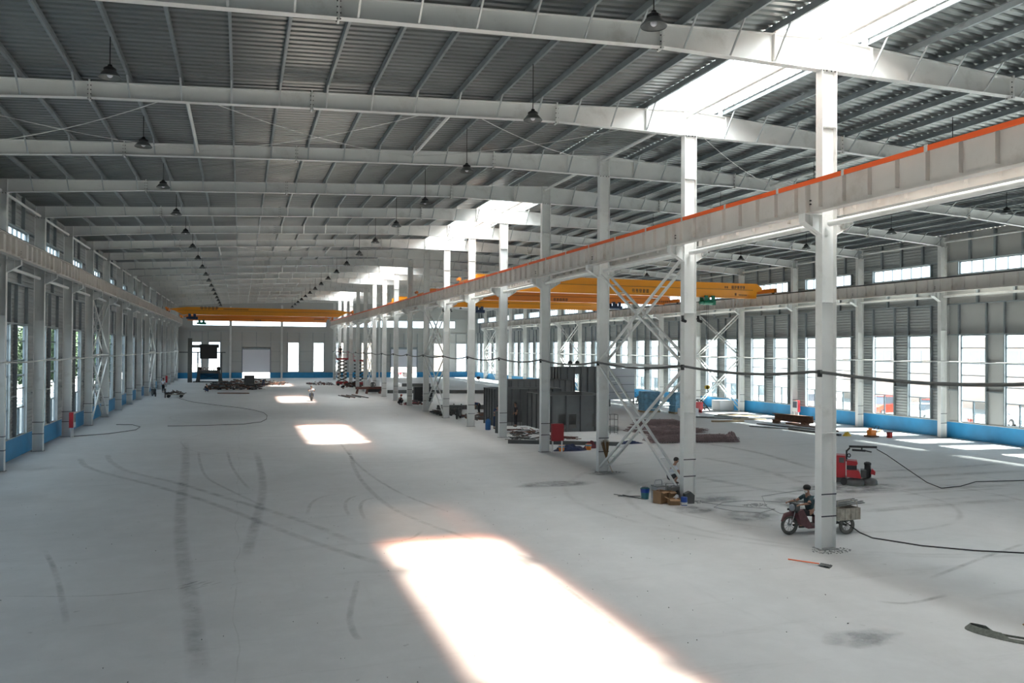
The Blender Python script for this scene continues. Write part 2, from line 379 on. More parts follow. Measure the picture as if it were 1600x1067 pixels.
# wall posts and girts: galvanised channels standing in front of the side wall sheets
def chan(mb, a, b, w, dd): mb.bar(a, b, w, dd)
pmesh = {}
for side, X, s, wobj in (('left', WL, 1, wl), ('right', WR, -1, wr)):
    for z, w in ((6.70, .07), (8.68, .07), (10.52, .07), (11.46, .07)):
        m = MB().box(min(X+s*.04, X+s*.22), YB, z-w/2, max(X+s*.04, X+s*.22), YF, z+w/2)
        m.build('wall_girt', MT['galv'], wobj)
    for j in bays:
        if j < -2: continue
        m = MB(); y = fy(j); x0, x1 = sorted((X+s*.04, X+s*.20))
        for r in (1.42, 3.38, 4.65, 6.69): m.box(x0, y+r-.04, 1.08, x1, y+r+.04, 8.66)
        for r in (2.7, 5.3): m.box(x0, y+r-.07, 8.72, x1, y+r+.07, 10.5)
        for r in (1.42, 6.71): m.box(x0, y+r-.04, 10.55, x1, y+r+.04, 11.43)
        for r in (2.14, 4.03, 5.86): m.box(x0, y+r-.07, 11.5, x1, y+r+.07, TOPW-.1)
        for a, b in ((.35, 1.38), (3.42, 4.61), (6.73, 7.5)):
            m.box(x0, y+a, 3.08, x1, y+b, 3.15); m.box(x0, y+a, 4.86, x1, y+b, 4.90)
        m.build('wall_stud', MT['galv'], wobj)
# windows
wn = 0
def window(side, X, s, y, a, b, z0, z1, kind):
    global wn; wn += 1
    key = (side, kind)
    if key not in pmesh:
        m = MB(); g = MB(); t = .035; w = b-a; h = z1-z0
        x0, x1 = sorted((0, s*.09))
        def fr(u0, v0, u1, v1): m.box(x0, u0, v0, x1, u1, v1)
        fr(0, 0, w, t); fr(0, h-t, w, h); fr(0, 0, t, h); fr(w-t, 0, w, h)
        if kind == 'tall':
            for z in (1.37, 2.34, 3.0, 3.77, 4.74): fr(0, z-.03, w, z+.03)
            fr(w/2-.03, 0, w/2+.03, 1.37); fr(w/2, .05, w/2+.06, 1.33)
        else:
            for k in range(1, 6): fr(w*k/6-.02, 0, w*k/6+.02, h)
        g.quad((s*.045, .02, .02), (s*.045, w-.02, .02), (s*.045, w-.02, h-.02), (s*.045, .02, h-.02))
        sh = MB()
        if kind == 'tall':
            sh.quad((s*.06, .05, .05), (s*.06, w/2, .05), (s*.06, w/2, 1.33), (s*.06, .05, 1.33))
        pmesh[key] = (m.mesh('window_frame', MT['frame']), g.mesh('pane', MT['glass']), sh.mesh('sash_pane', MT['glass']) if kind == 'tall' else None)
    f, g, sh = pmesh[key]
    o = struct(inst('window_%d' % wn, f, None, (X, y+a, z0)))
    inst('pane', g, o)
    if sh: inst('sliding_pane', sh, o)
for side, X, s in (('right', WR, -1), ('left', WL, 1)):
    for j in bays:
        y = fy(j)
        for a, b in (W1, W2): window(side, X, s, y, a, b, ZW0, ZW1, 'tall')
        window(side, X, s, y, WC[0], WC[1], ZC0, ZC1, 'strip')
for (a, b, c, d) in FH + STR:
    if c == 0: continue
    wn += 1; m = MB(); t = .05; strip = c > 5
    m.box(a, YF-.06, c, b, YF+.02, c+t); m.box(a, YF-.06, d-t, b, YF+.02, d); m.box(a, YF-.06, c, a+t, YF+.02, d); m.box(b-t, YF-.06, c, b, YF+.02, d)
    if strip:
        n = int((b-a)/1.4)
        for k in range(1, n): m.box(a+(b-a)*k/n-.012, YF-.04, c, a+(b-a)*k/n+.012, YF, d)
    else:
        for z in (2.5, 3.4, 4.2, 5.4): m.box(a, YF-.04, z-.02, b, YF, z+.02)
        m.box((a+b)/2-.03, YF-.05, c, (a+b)/2+.03, YF, 2.5)
    o = struct(m.build('window_%d' % wn, MT['frame']))
    MB().quad((a, YF-.02, c), (b, YF-.02, c), (b, YF-.02, d), (a, YF-.02, d)).build('pane', MT['glass'], o)
# roller doors of the far wall, both not quite closed
for k, (a, b, z1, z0) in enumerate(((.31, 5.12, 5.22, 1.02), (27.5, 32.5, 5.38, 1.95))):
    m = MB(); z = z0
    while z < z1:
        m.box(a-.02, YF-.12, z, b+.02, YF-.06, min(z+.30, z1)); m.box(a-.02, YF-.10, z+.29, b+.02, YF-.08, min(z+.33, z1)); z += .32
    o = struct(m.build('door_%d' % (k+1), MT['shutter']))
    MB().box(a-.12, YF-.2, 0, a, YF-.02, z1+.1).box(b, YF-.2, 0, b+.12, YF-.02, z1+.1).build('guide_rail', MT['frame'], o)
    MB().cyl((a-.1, YF-.3, z1+.22), (b+.1, YF-.3, z1+.22), .2, 12).build('roller_drum', MT['galv'], o)
# far wall posts and girts
for x in (-1.77, 7.18, 25.2, 34.2):
    MB().box(x-.17, YF-.55, 0, x+.17, YF-.53, zb(x)-.02).box(x-.17, YF-.24, 0, x+.17, YF-.22, zb(x)-.02).box(x-.01, YF-.53, 0, x+.01, YF-.24, zb(x)-.02).build('wind_post', MT['white'], wf)
for z in (6.62, 8.5, 11.4):
    for a, b in ((-10.4, -2), (-1.55, 6.95), (7.4, 15.4), (16.1, 24.9), (25.5, 33.9), (34.5, 43.2)):
        MB().box(a, YF-.2, z-.05, b, YF-.02, z+.05).build('wall_girt', MT['glight'], wf)
for z in (3.0, 4.9):
    for a, b in ((-1.55, .15), (5.3, 6.95), (10.3, 12.8), (25.5, 27.3), (32.7, 33.9), (23.9, 24.9)):
        MB().box(a, YF-.2, z-.03, b, YF-.02, z+.03).build('wall_girt', MT['galv'], wf)
for x in (-8.6, -6.6, -5.6, -3.4, .2, 5.23, 2.7, 8.2, 10.35, 12.8, 14.9, 16.9, 19.1, 21.7, 23.85, 27.35, 32.65, 30, 35.8, 37.9, 40.4, 42.6):
    MB().box(x-.04, YF-.18, 1.02 if x not in (2.7, 30) else 5.75, x+.04, YF-.02, 8.45).build('wall_stud', MT['galv'], wf)
# ================================================================== STEEL FRAME
# purlins: C sections running the length of the roof
pur = [p for p in PX]
for k, x in enumerate(pur):
    z = zt(x)+.045; s = 1 if x < XM else -1
    m = MB(); m.box(x-.004, YB+.1, z, x+.004, YF-.1, z+.20); xa, xb = sorted((x, x+s*.07)); m.box(xa, YB+.1, z, xb, YF-.1, z+.006); m.box(xa, YB+.1, z+.194, xb, YF-.1, z+.2)
    e = x+s*.067; m.box(min(e, e+s*.004), YB+.1, z, max(e, e+s*.004), YF-.1, z+.02)
    o = m.build('roof_purlin', MT['galv'])
    if x < XM: n = sum(1 for q in pur if x < q < XM)+1; wh = 'left-hand span, %s purlin leftwards from the ridge' % ORD[n]
    else: n = sum(1 for q in pur if XM < q < x)+1; wh = 'right-hand span, %s purlin rightwards from the ridge' % ORD[n]
    tag(o, 'long galvanised roof purlin, '+wh, 'purlin', 'roof purlins under the metal sheets')
# rafters
def rafter_parts(side):
    A, B = ((-10.47, 15.77) if side == 'left' else (15.77, 43.82))
    xs = [A] + [t[0] for t in DEP if A < t[0] < B] + [B]
    top = [(x, zt(x)-.006) for x in xs]; bot = [(x, zb(x)+.012) for x in xs]
    parts = {}
    parts['web'] = MB().prism(bot + top[::-1], -.006, .006).mesh('rafter_web', MT['white'])
    m = MB()
    for (xa, za), (xb, zb_) in zip(bot, bot[1:]): m.bar((xa, 0, za-.006), (xb, 0, zb_-.006), .24, .014)
    parts['bottom_flange'] = m.mesh('bottom_flange', MT['white'])
    m = MB()
    for (xa, za), (xb, zb_) in zip(top, top[1:]): m.bar((xa, 0, za), (xb, 0, zb_), .24, .012)
    parts['top_flange'] = m.mesh('top_flange', MT['white'])
    sp = (-4.28, 2.08, 10.45) if side == 'left' else (22.7, 31, 37.5)
    parts['splices'] = []
    for x in sp:
        m = MB(); bo = m
        m.box(x-.024, -.14, zb(x)-.07, x-.002, .14, zt(x)+.06); m.box(x+.002, -.14, zb(x)-.07, x+.024, .14, zt(x)+.06)
        n = 5
        m.m(1)
        for k in range(n):
            z = zb(x)-.03 + (zt(x)-zb(x)+.05)*k/(n-1)
            for yy in (-.09, .09): bo.cyl((x-.05, yy, z), (x+.05, yy, z), .017, 6)
        parts['splices'].append(m.mesh('splice_plate', [MT['white'], MT['bolt']]))
    st = (-9.95, -10.4, 13.95, 15.53) if side == 'left' else (16.01, 17.3, 43.3, 43.75)
    parts['stiffs'] = [MB().box(x-.006, -.115, zb(x)+.01, x+.006, .115, zt(x)-.01).mesh('stiffener', MT['white']) for x in st]
    return parts
RP = {s: rafter_parts(s) for s in ('left', 'right')}
def brace_mesh(x):
    z0, z1 = zb(x)+.02, zt(x)+.08
    m = MB(); m.bar((x, -.10, z0), (x, -.80, z1), .05, .006, (1, 0, 0)); m.bar((x+.022, -.10, z0), (x+.022, -.80, z1), .006, .05, (1, 0, 0))
    return m.mesh('flange_brace', MT['glight'])
BM = {x: brace_mesh(x) for x in PX}
cl = MB()
for x in PX: cl.box(x-.012, -.08, zt(x), x-.005, .08, zt(x)+.2)
CLEAT = cl
for i in range(I0, I1+1):
    for side in ('left', 'right'):
        yc = fy(i)+.14
        nth = 'topmost of the near rafters' if i == -1 else ('%s from the picture top' % ORD[i+1])
        if i == -1: nth = 'nearest one, leaving the picture overhead'
        r = empty('roof_rafter', (0, yc, 0), 'white steel roof rafter of the %s span, %s' % ('left-hand' if side == 'left' else 'right-hand', nth), 'rafter', 'steel rafters of the %s span' % side)
        for k, me in RP[side].items():
            if k == 'splices': [inst('splice_plate', q, r) for q in me]
            elif k == 'stiffs': [inst('stiffener', q, r) for q in me]
            else: inst(k, me, r)
        for x in PX:
            if (x < XM) == (side == 'left') and -10 < x < 43.2: inst('flange_brace', BM[x], r)
m = MB()
for i in range(I0, I1+1):
    pass
# columns
def H_section(mb, xc, z0, z1, wd=.25, fl=.14, t=.012):
    mb.box(xc-wd, 0, z0, xc-wd+t, 2*fl, z1); mb.box(xc+wd-t, 0, z0, xc+wd, 2*fl, z1); mb.box(xc-wd+t, fl-.005, z0, xc+wd-t, fl+.005, z1)
def col_parts(row):
    top = {'M': zb(XM)-.0, 'L': zb(XL), 'R': zb(XR)}[row]; P = {}
    m = MB(); H_section(m, 0, .02, top-.015)
    for z in (11.95, 6.97, 3.28):
        if row != 'M' and z > 11: continue
        m.box(-.24, .01, z-.006, .24, .27, z+.006)
    P['shaft'] = m.mesh('column_shaft', MT['white'])
    P['cap_plate'] = MB().box(-.30, -.01, top-.016, .30, .29, top).mesh('cap_plate', MT['white'])
    b = MB()
    for x in (-.2, -.08, .08, .2): b.cyl((x, .03, top-.05), (x, .03, top-.016), .02, 6)
    P['cap_bolts'] = b.mesh('cap_bolts', MT['bolt'])
    P['base_plate'] = MB().box(-.30, -.05, 0, .30, .33, .02).mesh('base_plate', MT['conc'])
    def corbel(s):
        m = MB(); e = .58; m.prism([(s*.25, 8.9), (s*.25, 9.44), (s*(e+.25-.02), 9.44), (s*(e+.23), 9.22), (s*(.25+.12), 8.9)][:5], .13, .15)
        m.box(min(s*.25, s*.83), 0, 9.435, max(s*.25, s*.83), .28, 9.45); 
        m.bar((s*.25, .14, 8.88), (s*.40, .14, 8.96), .28, .012); m.bar((s*.40, .14, 8.96), (s*.82, .14, 9.22), .28, .012)
        m.box(s*.56-.005, .01, 9.1, s*.56+.005, .27, 9.44); m.box(s*.825-.005, .01, 9.22, s*.825+.005, .27, 9.44)
        return m.mesh('corbel', MT['white'])
    P['corbel'] = [corbel(-1), corbel(1)] if row == 'M' else ([corbel(1)] if row == 'L' else [corbel(-1)])
    P['marking_tape'] = [MB().box(-.255, -.004, z, .255, -.001, z+.035).box(.255, -.004, z, .258, .285, z+.035).mesh('marking_tape', MT['tape']) for z in (1.54, .92)]
    return P
CP = {r: col_parts(r) for r in 'LMR'}
rown = {'L': 'left wall row', 'M': 'middle row', 'R': 'right wall row'}
for row, xc in (('M', XM), ('L', XL), ('R', XR)):
    vis = {'M': 0, 'L': 3, 'R': 3}[row]
    for i in range(I0, I1+1):
        k = i-vis+1
        if k >= 1: t = '%s visible from the near end' % ORD[k] if k <= 20 else ''
        else: t = '%s beyond the picture edge nearest the camera' % ORD[1-k]
        c = empty('steel_column', (xc, fy(i), 0), 'white steel H column of the %s, %s' % (rown[row], t), 'column', 'white steel columns of the '+rown[row])
        P = CP[row]
        for nme in ('shaft', 'cap_plate', 'cap_bolts', 'base_plate'): inst(nme, P[nme], c)
        for me in P['corbel']: inst('corbel', me, c)
        for me in P['marking_tape']: inst('marking_tape', me, c)
# crane girders, one per bay on four lines
GX = {'left wall': -9.42, 'middle row, left side': 15.20, 'middle row, right side': 16.35, 'right wall': 42.88}
def girder_mesh():
    m = MB(); L = BAY-.02; z0, z1 = 9.455, 10.30
    m.box(-.005, 0, z0, .005, L, z1); m.box(-.15, 0, z0, .15, L, z0+.016); m.box(-.17, 0, z1-.018, .17, L, z1)
    st = m
    for k in range(8):
        y = .05+k*(L-.1)/8+.45
        st.box(-.13, y-.005, z0+.12, .13, y+.005, z1-.02)
    for y in (.01, L-.01): st.box(-.145, y-.008, z0, .145, y+.008, z1-.02)
    m.m(1)
    for z in (9.72, 9.82): m.cyl((-.05, L-.06, z), (.05, L-.06, z), .022, 6)
    return m.mesh('girder', [MT['girder'], MT['bolt']])
GM = girder_mesh()
for ln, gx in GX.items():
    for i in range(I0, I1):
        vis = 0 if 'middle' in ln else 3
        k = i-vis+1
        pos = 'bay beyond the %s visible column' % ORD[k] if k >= 1 else 'near bay %s' % ORD[1-k]
        g = inst('crane_girder', GM, None, (gx, fy(i)+.15, 0)); tag(g, 'cream steel crane girder on the %s, %s' % (ln, pos), 'girder', 'crane girders on the '+ln)
    MB().box(gx-.035, fy(I0)+.15, 10.30, gx+.035, fy(I1), 10.40).build('crane_rail', MT['rail']); tag(bpy.context.scene.collection.objects[-1], 'dark steel crane rail lying on the girders of the '+ln, 'rail')
o = MB().box(15.01, fy(I0)+.15, 10.24, 15.045, fy(I1), 10.365).build('conductor_rail', MT['orange']); tag(o, 'long bright orange conductor rail along the middle girder', 'conductor rail')
for k in range(48):
    y = fy(I0)+.6+k*2.75; MB().box(15.005, y-.05, 10.22, 15.03, y+.05, 10.385).build('rail_clamp', MT['sill'], o)
# tie pipes
def pipe(name, pts, r, m_, label, cat, group=None, n=10):
    o = MB().tube(pts, r, n).build(name, m_, None, True); return tag(o, label, cat, group)
for i in range(I0, I1):
    a, b = fy(i)+.28, fy(i+1)
    wh = 'in the %s bay from the camera' % ORD[i+2]
    for x, z, nm in ((XL, 9.2, 'beside the left crane girder'), (XM, 9.2, 'between the two middle crane girders'), (XR, 9.2, 'beside the right crane girder'),
                     (XL, 12.52, 'at the left eave'), (XR+.05, 12.75, 'at the right eave'), (XM-.1, 14.28, 'under the ridge')):
        pipe('tie_pipe', [(x, a if z < 12.8 else fy(i)+.15, z), (x, b if z < 12.8 else fy(i+1)+.13, z)], .085 if z < 12 else .07, MT['white'], 'white tie pipe %s, %s' % (nm, wh), 'pipe', 'tie pipes '+nm)
# vertical cross bracing
def ladder(mb, a, b, off=.19):
    a, b = Vector(a), Vector(b); L = (b-a).length
    for s in (-1, 1): mb.bar(a+Vector((s*off, 0, 0)), b+Vector((s*off, 0, 0)), .085, .085)
    n = int(L/.85)
    for k in range(n+1):
        p = a+(b-a)*((k+.3)/(n+.6)); mb.bar(p+Vector((-off, 0, 0)), p+Vector((off, 0, 0)), .09, .03)
for row, xc in (('M', XM), ('L', XL), ('R', XR)):
    for i in (1, 6, 11, 16):
        if row != 'M' and i == 1: pass
        y0, y1 = fy(i)+.28, fy(i+1)
        for z0, z1, tier in ((.25, 4.8, 'lower'), (5.15, 9.0, 'upper')):
            c = empty('cross_brace', (xc, (y0+y1)/2, z0), 'white laced X brace, %s tier, %s, %s braced bay from camera' % (tier, rown[row], ORD[(i-1)//5+1]), 'brace', 'white X braces between columns')
            for s in (0, 1):
                m = MB(); za, zb_ = (0, z1-z0) if s else (z1-z0, 0)
                ladder(m, (0, y0-(y0+y1)/2+.03, za), (0, y1-(y0+y1)/2-.03, zb_)); m.build('diagonal', MT['white'], c)
        m = MB(); m.box(xc-.22, y0, 4.9, xc-.12, y1, 5.01); m.box(xc+.12, y0, 4.9, xc+.22, y1, 5.01)
        for k in range(8): y = y0+.4+k*.88; m.box(xc-.2, y-.03, 4.95, xc+.2, y+.03, 4.965)
        o = m.build('brace_strut', MT['white']); tag(o, 'white horizontal strut between the X braces, %s, %s braced bay from camera' % (rown[row], ORD[(i-1)//5+1]), 'strut')
# roof bracing rods and struts
for bi, i in enumerate((1, 6, 11)):
    nodes = [-9.8, -1.65, 6.85, 15.4, 24.8, 34.0, 43.0]
    for x in (-1.65, 6.85, 24.8, 34.0):
        pipe('roof_strut', [(x, fy(i)+.15, zt(x)-.25), (x, fy(i+1)+.13, zt(x)-.25)], .055, MT['white'], 'white pipe strut across %s braced roof bay, %s' % (ORD[bi+1], {-1.65: 'left quarter', 6.85: 'middle of left span', 24.8: 'middle of right span', 34.0: 'right quarter'}[x]), 'strut')
    for k, (a, b) in enumerate(zip(nodes, nodes[1:])):
        for s in (0, 1):
            p = Vector((a+.1, fy(i)+.15, zt(a)-.2)); q = Vector((b-.1, fy(i+1)+.13, zt(b)-.2))
            if s: p, q = Vector((b-.1, fy(i)+.15, zt(b)-.2)), Vector((a+.1, fy(i+1)+.13, zt(a)-.2))
            pts = [p+(q-p)*t+Vector((0, 0, -.28*4*t*(1-t))) for t in [j/10 for j in range(11)]]
            pipe('brace_rod', pts, .013, MT['white'], 'thin sagging roof rod, %s braced bay, %s panel from left, running %s' % (ORD[bi+1], ORD[k+1], 'away leftwards' if s else 'away rightwards'), 'rod', 'crossed roof rods', 6)
# ridge monitors with skylight sheets
for k, (a, b) in enumerate(MON):
    r = empty('roof_monitor', (15.6, a, 14.7), 'raised white skylight monitor on the ridge, %s from the camera' % ORD[k+1], 'skylight', 'skylight monitors along the ridge')
    def L_(m): 
        m.v = [(v[0]-15.6, v[1]-a, v[2]-14.7) for v in m.v]; return m
    z0, z1, zr = 14.72, 15.45, 15.62
    m = MB()
    for x in (OX0-.05, OX1+.05):
        m.quad((x, a, z0), (x, b, z0), (x, b, z1), (x, a, z1))
    L_(m).build('side_sheet', MT['frpo'], r)  # amber colour of the sides added for an orange fringe on the sun patch
    n = 12
    for yy in (a, b):
        m = MB()
        for q in range(n):
            u0 = OX0-.05+(OX1-OX0+.1)*q/n; u1 = OX0-.05+(OX1-OX0+.1)*(q+1)/n; w = (u1-u0)*.6
            m.quad((u0, yy, z0-.35), (u0+w, yy, z0-.35), (u0+w, yy, z1+.1), (u0, yy, z1+.1)); m.quad((u0+w, yy, z0-.35), (u1, yy+.03, z0-.35), (u1, yy+.03, z1+.1), (u0+w, yy, z1+.1))
        L_(m).build('end_sheet', MT['brick'], r)
    c0, c1 = CLEAR[k]; m = MB(); mo = MB(); md = MB()
    def rs(mb, xa, xb, ya, yb): 
        f = lambda x: zr - abs(x-15.6)*.06
        mb.quad((xa, ya, f(xa)), (xb, ya, f(xb)), (xb, yb, f(xb)), (xa, yb, f(xa)))
    e0, e1 = OX0-.45, OX1+.45
    for ya, yb, mm in ((max(a, c0), c1, m),):
        rs(mm, 15.0, 15.6, ya, yb); rs(mm, 15.6, e1, ya, yb)
        ml = MB(); rs(ml, e0, 15.0, ya, yb); L_(ml).build('sun_tint_side_sheet', MT['frpo'], r)  # amber strip added to colour the left rim of the sun patch
    for ya, yb in ((a-.3, max(a, c0)), (c1+.7, b+.3)):
        if yb-ya > .05: md = MB(); rs(md, e0, 15.6, ya, yb); rs(md, 15.6, e1, ya, yb); L_(md).build('milky_roof_sheet', MT['frpd'], r)
    rs(mo, e0, 15.6, c1, c1+.7); rs(mo, 15.6, e1, c1, c1+.7)  # amber strip added to colour the far rim of the sun patch
    L_(m).build('clear_roof_sheet', MT['frp'], r); L_(mo).build('sun_tint_roof_sheet', MT['frpo'], r)
    m = MB()
    for x in (OX0+.5, 15.6, OX1-.5): m.box(x-.03, a+.1, 15.33, x+.03, b-.1, 15.45)
    L_(m).build('monitor_purlin', MT['galv'], r)
    m = MB()
    for i in range(I0, I1+1):
        y = fy(i)+.14
        if a < y < b:
            for x in (OX0+.1, OX1-.1): m.box(x-.06, y-.06, zt(x), x+.06, y+.06, 15.4)
    L_(m).build('monitor_post', MT['white'], r)
# high bay lamps
sh = MB().lathe([(.28, 0), (.285, .02), (.16, .17), (.13, .19)], n=20); sh.f = sh.f[:-2]
lm = (sh.mesh('lamp_shade', MT['lampm'], True), MB().lathe([(.13, .18), (.15, .19), (.15, .24), (.06, .30), (.05, .34)], n=14).mesh('lamp_housing', MT['black']))
bulb = MB().ball((0, 0, .08), .075, 10).mesh('lamp_bulb', MT['shutter'])
for x, nm in ((-3.3, 'left line of the left span'), (7.84, 'right line of the left span'), (24.4, 'left line of the right span'), (35.75, 'right line of the right span')):
    for i in range(I0, I1):
        px = min(PX, key=lambda q: abs(q-x)); zz = 12.42
        r = empty('high_bay_lamp', (px, fy(i)+3.85, zz), 'dark bell-shaped lamp on a rod, %s, %s bay from camera' % (nm, ORD[i+2]), 'lamp', 'hanging bell lamps, '+nm)
        inst('lamp_shade', lm[0], r); inst('lamp_housing', lm[1], r); inst('bulb', bulb, r)
        key = ('rod', round(px, 2))
        if key not in pmesh: pmesh[key] = MB().cyl((0, 0, .33), (0, 0, zt(px)+.06-zz), .014, 6).mesh('rod', MT['black'])
        inst('rod', pmesh[key], r)
# long cables and conduits along the rows
pts = []
for i in range(I0, I1+1):
    pts += [(XM-.30, fy(i)-.02, 5.0), (XM-.31, fy(i)+.3, 5.0)]
    if i < I1: pts += [(XM-.30, fy(i)+BAY*t, 5.0-.16*math.sin(math.pi*t)) for t in (.2, .35, .5, .65, .8)]
pipe('overhead_hose', pts, .045, MT['dark'], 'dark sagging supply hose strung along the middle columns', 'hose')
m = MB()
for i in range(I0, I1+1): m.box(XM-.36, fy(i)-.02, 4.86, XM-.253, fy(i)+.06, 5.06)
m.build('hose_clip', MT['black'], bpy.data.objects['overhead_hose'])
for x, z, nm in ((XL+.30, 4.86, 'left'), (XR-.30, 4.98, 'right')):
    pts = []
    for i in range(I0+1, I1+1):
        pts += [(x, fy(i)+.14, z)]
        if i < I1: pts += [(x, fy(i)+BAY*t, z-.05*math.sin(math.pi*t)) for t in (.3, .5, .7)]
    pipe('conduit', pts, .035, MT['white'], 'pale conduit pipe running along the %s wall columns' % nm, 'conduit')
    m = MB()
    for i in range(I0+1, I1+1): m.box(min(x, x*1.0)-.04, fy(i)+.1, z-.10, x+.04, fy(i)+.2, z-.03); m.bar((x, fy(i)+.15, z-.07), (XL+.24 if nm == 'left' else XR-.24, fy(i)+.15, z-.07), .05, .03)
    m.build('bracket', MT['white'], bpy.context.scene.collection.objects[-1])
# ================================================================== OUTSIDE
o = MB().box(-120, -80, -.35, 260, 320, -.30).build('yard_ground', MT['ground']); struct(o)

# ================================================================== CRANES
def marks(mb, x, y, z, h, n, seed, s=1):     # short rows of dark painted characters, seen from -Y
    rnd = random.Random(seed); w = h*.85
    for k in range(n):
        x0 = x+k*h*1.15
        for q in range(3): mb.box(x0, y-.004, z+h*(.05+.42*q), x0+w*rnd.uniform(.7, 1), y, z+h*(.05+.42*q)+h*.13)
        for q in (rnd.choice((0, .15)), .42, .8): mb.box(x0+w*q, y-.004, z+h*rnd.choice((0, .3)), x0+w*q+h*.13, y, z+h)
def crane(Y, xa, xb, z0, z1, m_, label, endtaper, ttl, hoist, seed):
    r = empty('bridge_crane', (xa, Y, 10.4), label, 'crane')
    def L_(m): m.v = [(v[0]-xa, v[1]-Y, v[2]-10.4) for v in m.v]; return m
    a, b, t = xa+.25, xb-.25, endtaper
    poly = [(a, 10.72), (a, z0+.75*(z1-z0)), (a+t, z1), (b-t, z1), (b, z0+.75*(z1-z0)), (b, 10.72), (b-.5, 10.60), (b-t*.6-.3, z0), (a+t*.6+.3, z0), (a+.5, 10.60)]
    m = MB(); m.prism(poly, Y-.24, Y+.24); m.box(a+t*.6+.3, Y-.32, z0-.03, b-t*.6-.3, Y+.32, z0); m.box(a+t, Y-.30, z1, b-t, Y+.30, z1+.02)
    L_(m).build('main_girder', m_, r)
    for x in (xa, xb):
        e = L_(MB().box(x-.16, Y-1.75, 10.52, x+.16, Y+1.75, 10.86)).build('end_truck', MT['crane2'], r)
        for yy in (-1.45, 1.45): L_(MB().cyl((x-.06, Y+yy, 10.58), (x+.06, Y+yy, 10.58), .17, 14)).build('wheel', MT['black'], e)
        L_(MB().cyl((x-.35*(1 if x == xa else -1), Y+.9, 10.98), (x-.35*(1 if x == xa else -1)+.001, Y+1.5, 10.98), .13, 12)).build('drive_motor', MT['crane2'], e)
    L_(MB().cyl((a+1, Y-.36, z0+.55*(z1-z0)), (b-1, Y-.36, z0+.55*(z1-z0)), .018, 6)).build('cable_track', MT['rust'], r)
    for (x, z, h, n) in ttl:
        m = MB(); marks(m, x, Y-.245, z, h, n, seed+int(x)); L_(m).build('lettering', MT['bolt'], r)
    hx, hm, hook, nm = hoist
    h = empty('electric_hoist', (hx, Y, z0-.03), nm, 'hoist')
    MB().cyl((-.42, 0, -.45), (.42, 0, -.45), .20, 18).build('rope_drum', MT[hm], h, True)
    MB().cyl((-.72, 0, -.45), (-.43, 0, -.45), .17, 14).cyl((-.80, 0, -.45), (-.72, 0, -.45), .12, 12).build('hoist_motor', MT[hm], h, True)
    MB().box(.43, -.18, -.65, .70, .18, -.28).build('gear_box', MT[hm], h)
    for x in (-.35, .30):
        MB().box(x-.16, -.42, -.28, x+.16, -.38, .12).box(x-.16, .38, -.28, x+.16, .42, .12).box(x-.16, -.42, -.30, x+.16, .42, -.26).build('trolley', MT[hm], h)
        for yy in (-.35, .35): MB().cyl((x-.1, yy-.03, .06), (x-.1, yy+.03, .06), .08, 12).cyl((x+.1, yy-.03, .06), (x+.1, yy+.03, .06), .08, 12).build('trolley_wheel', MT['black'], h)
    if hook:
        zz = hook-(z0-.03)
        for dx in (-.09, .09): MB().cyl((dx, 0, -.5), (dx*.7, 0, zz+.25), .012, 6).build('rope', MT['bolt'], h)
        k = MB().cyl((-.06, -.06, zz+.12), (-.06, .06, zz+.12), .17, 16).cyl((.06, -.06, zz+.12), (.06, .06, zz+.12), .17, 16).build('hook_block', MT['yellow' if hm == 'green' else 'redox'], h, True)
        pts = [(0, 0, zz-.02)] + [(.11*math.sin(t), 0, zz-.22+.12*math.cos(t)) for t in [j*.5 for j in range(0, 10)]]
        MB().tube(pts, [.035]*6+[.03]*3+[.022, .015], 8).build('hook', MT['black'], k, True)
    return r
LA, LB, RA, RB = -9.42, 15.20, 16.35, 42.88
crane(120, LA, LB, 10.08, 11.08, MT['crane'], 'nearer orange bridge crane of the left hall with lettering', 2.0, ((-5.3, 10.78, .42, 5), (-2.3, 10.78, .16, 18)), (-6.35, 'navy', None, 'dark hoist under the nearer left hall crane'), 3)
crane(147, LA, LB, 10.10, 11.0, MT['crane2'], 'farther orange bridge crane of the left hall below the nearer one', .6, ((2.2, 10.12, .25, 4), (12.2, 10.5, .2, 8)), (-6.3, 'green', None, 'green hoist under the farther left hall crane'), 5)
crane(60, RA, RB, 10.10, 11.30, MT['crane'], 'nearest and largest orange bridge crane spanning the right hall', .5, ((39.6, 10.85, .24, 5), (38.9, 10.87, .17, 2), (39.9, 10.28, .2, 1), (40.3, 10.26, .12, 6), (30.2, 10.28, .28, 5)), (37.4, 'green', 2.35, 'green hoist with yellow hook block under the nearest right crane'), 7)
crane(76, RA, RB, 10.38, 11.28, MT['crane2'], 'second orange bridge crane of the right hall, red blotches on its side', .5, ((29.6, 10.42, .28, 5), (41.2, 10.55, .2, 7)), (36.5, 'navy', None, 'navy hoist under the second right hall crane'), 9)
crane(94, RA, RB, 10.58, 11.6, MT['crane'], 'farthest yellow bridge crane of the right hall', .5, ((30, 11.0, .2, 4),), (27.1, 'navy', 2.0, 'dark hoist with hanging hook under the farthest right crane'), 11)

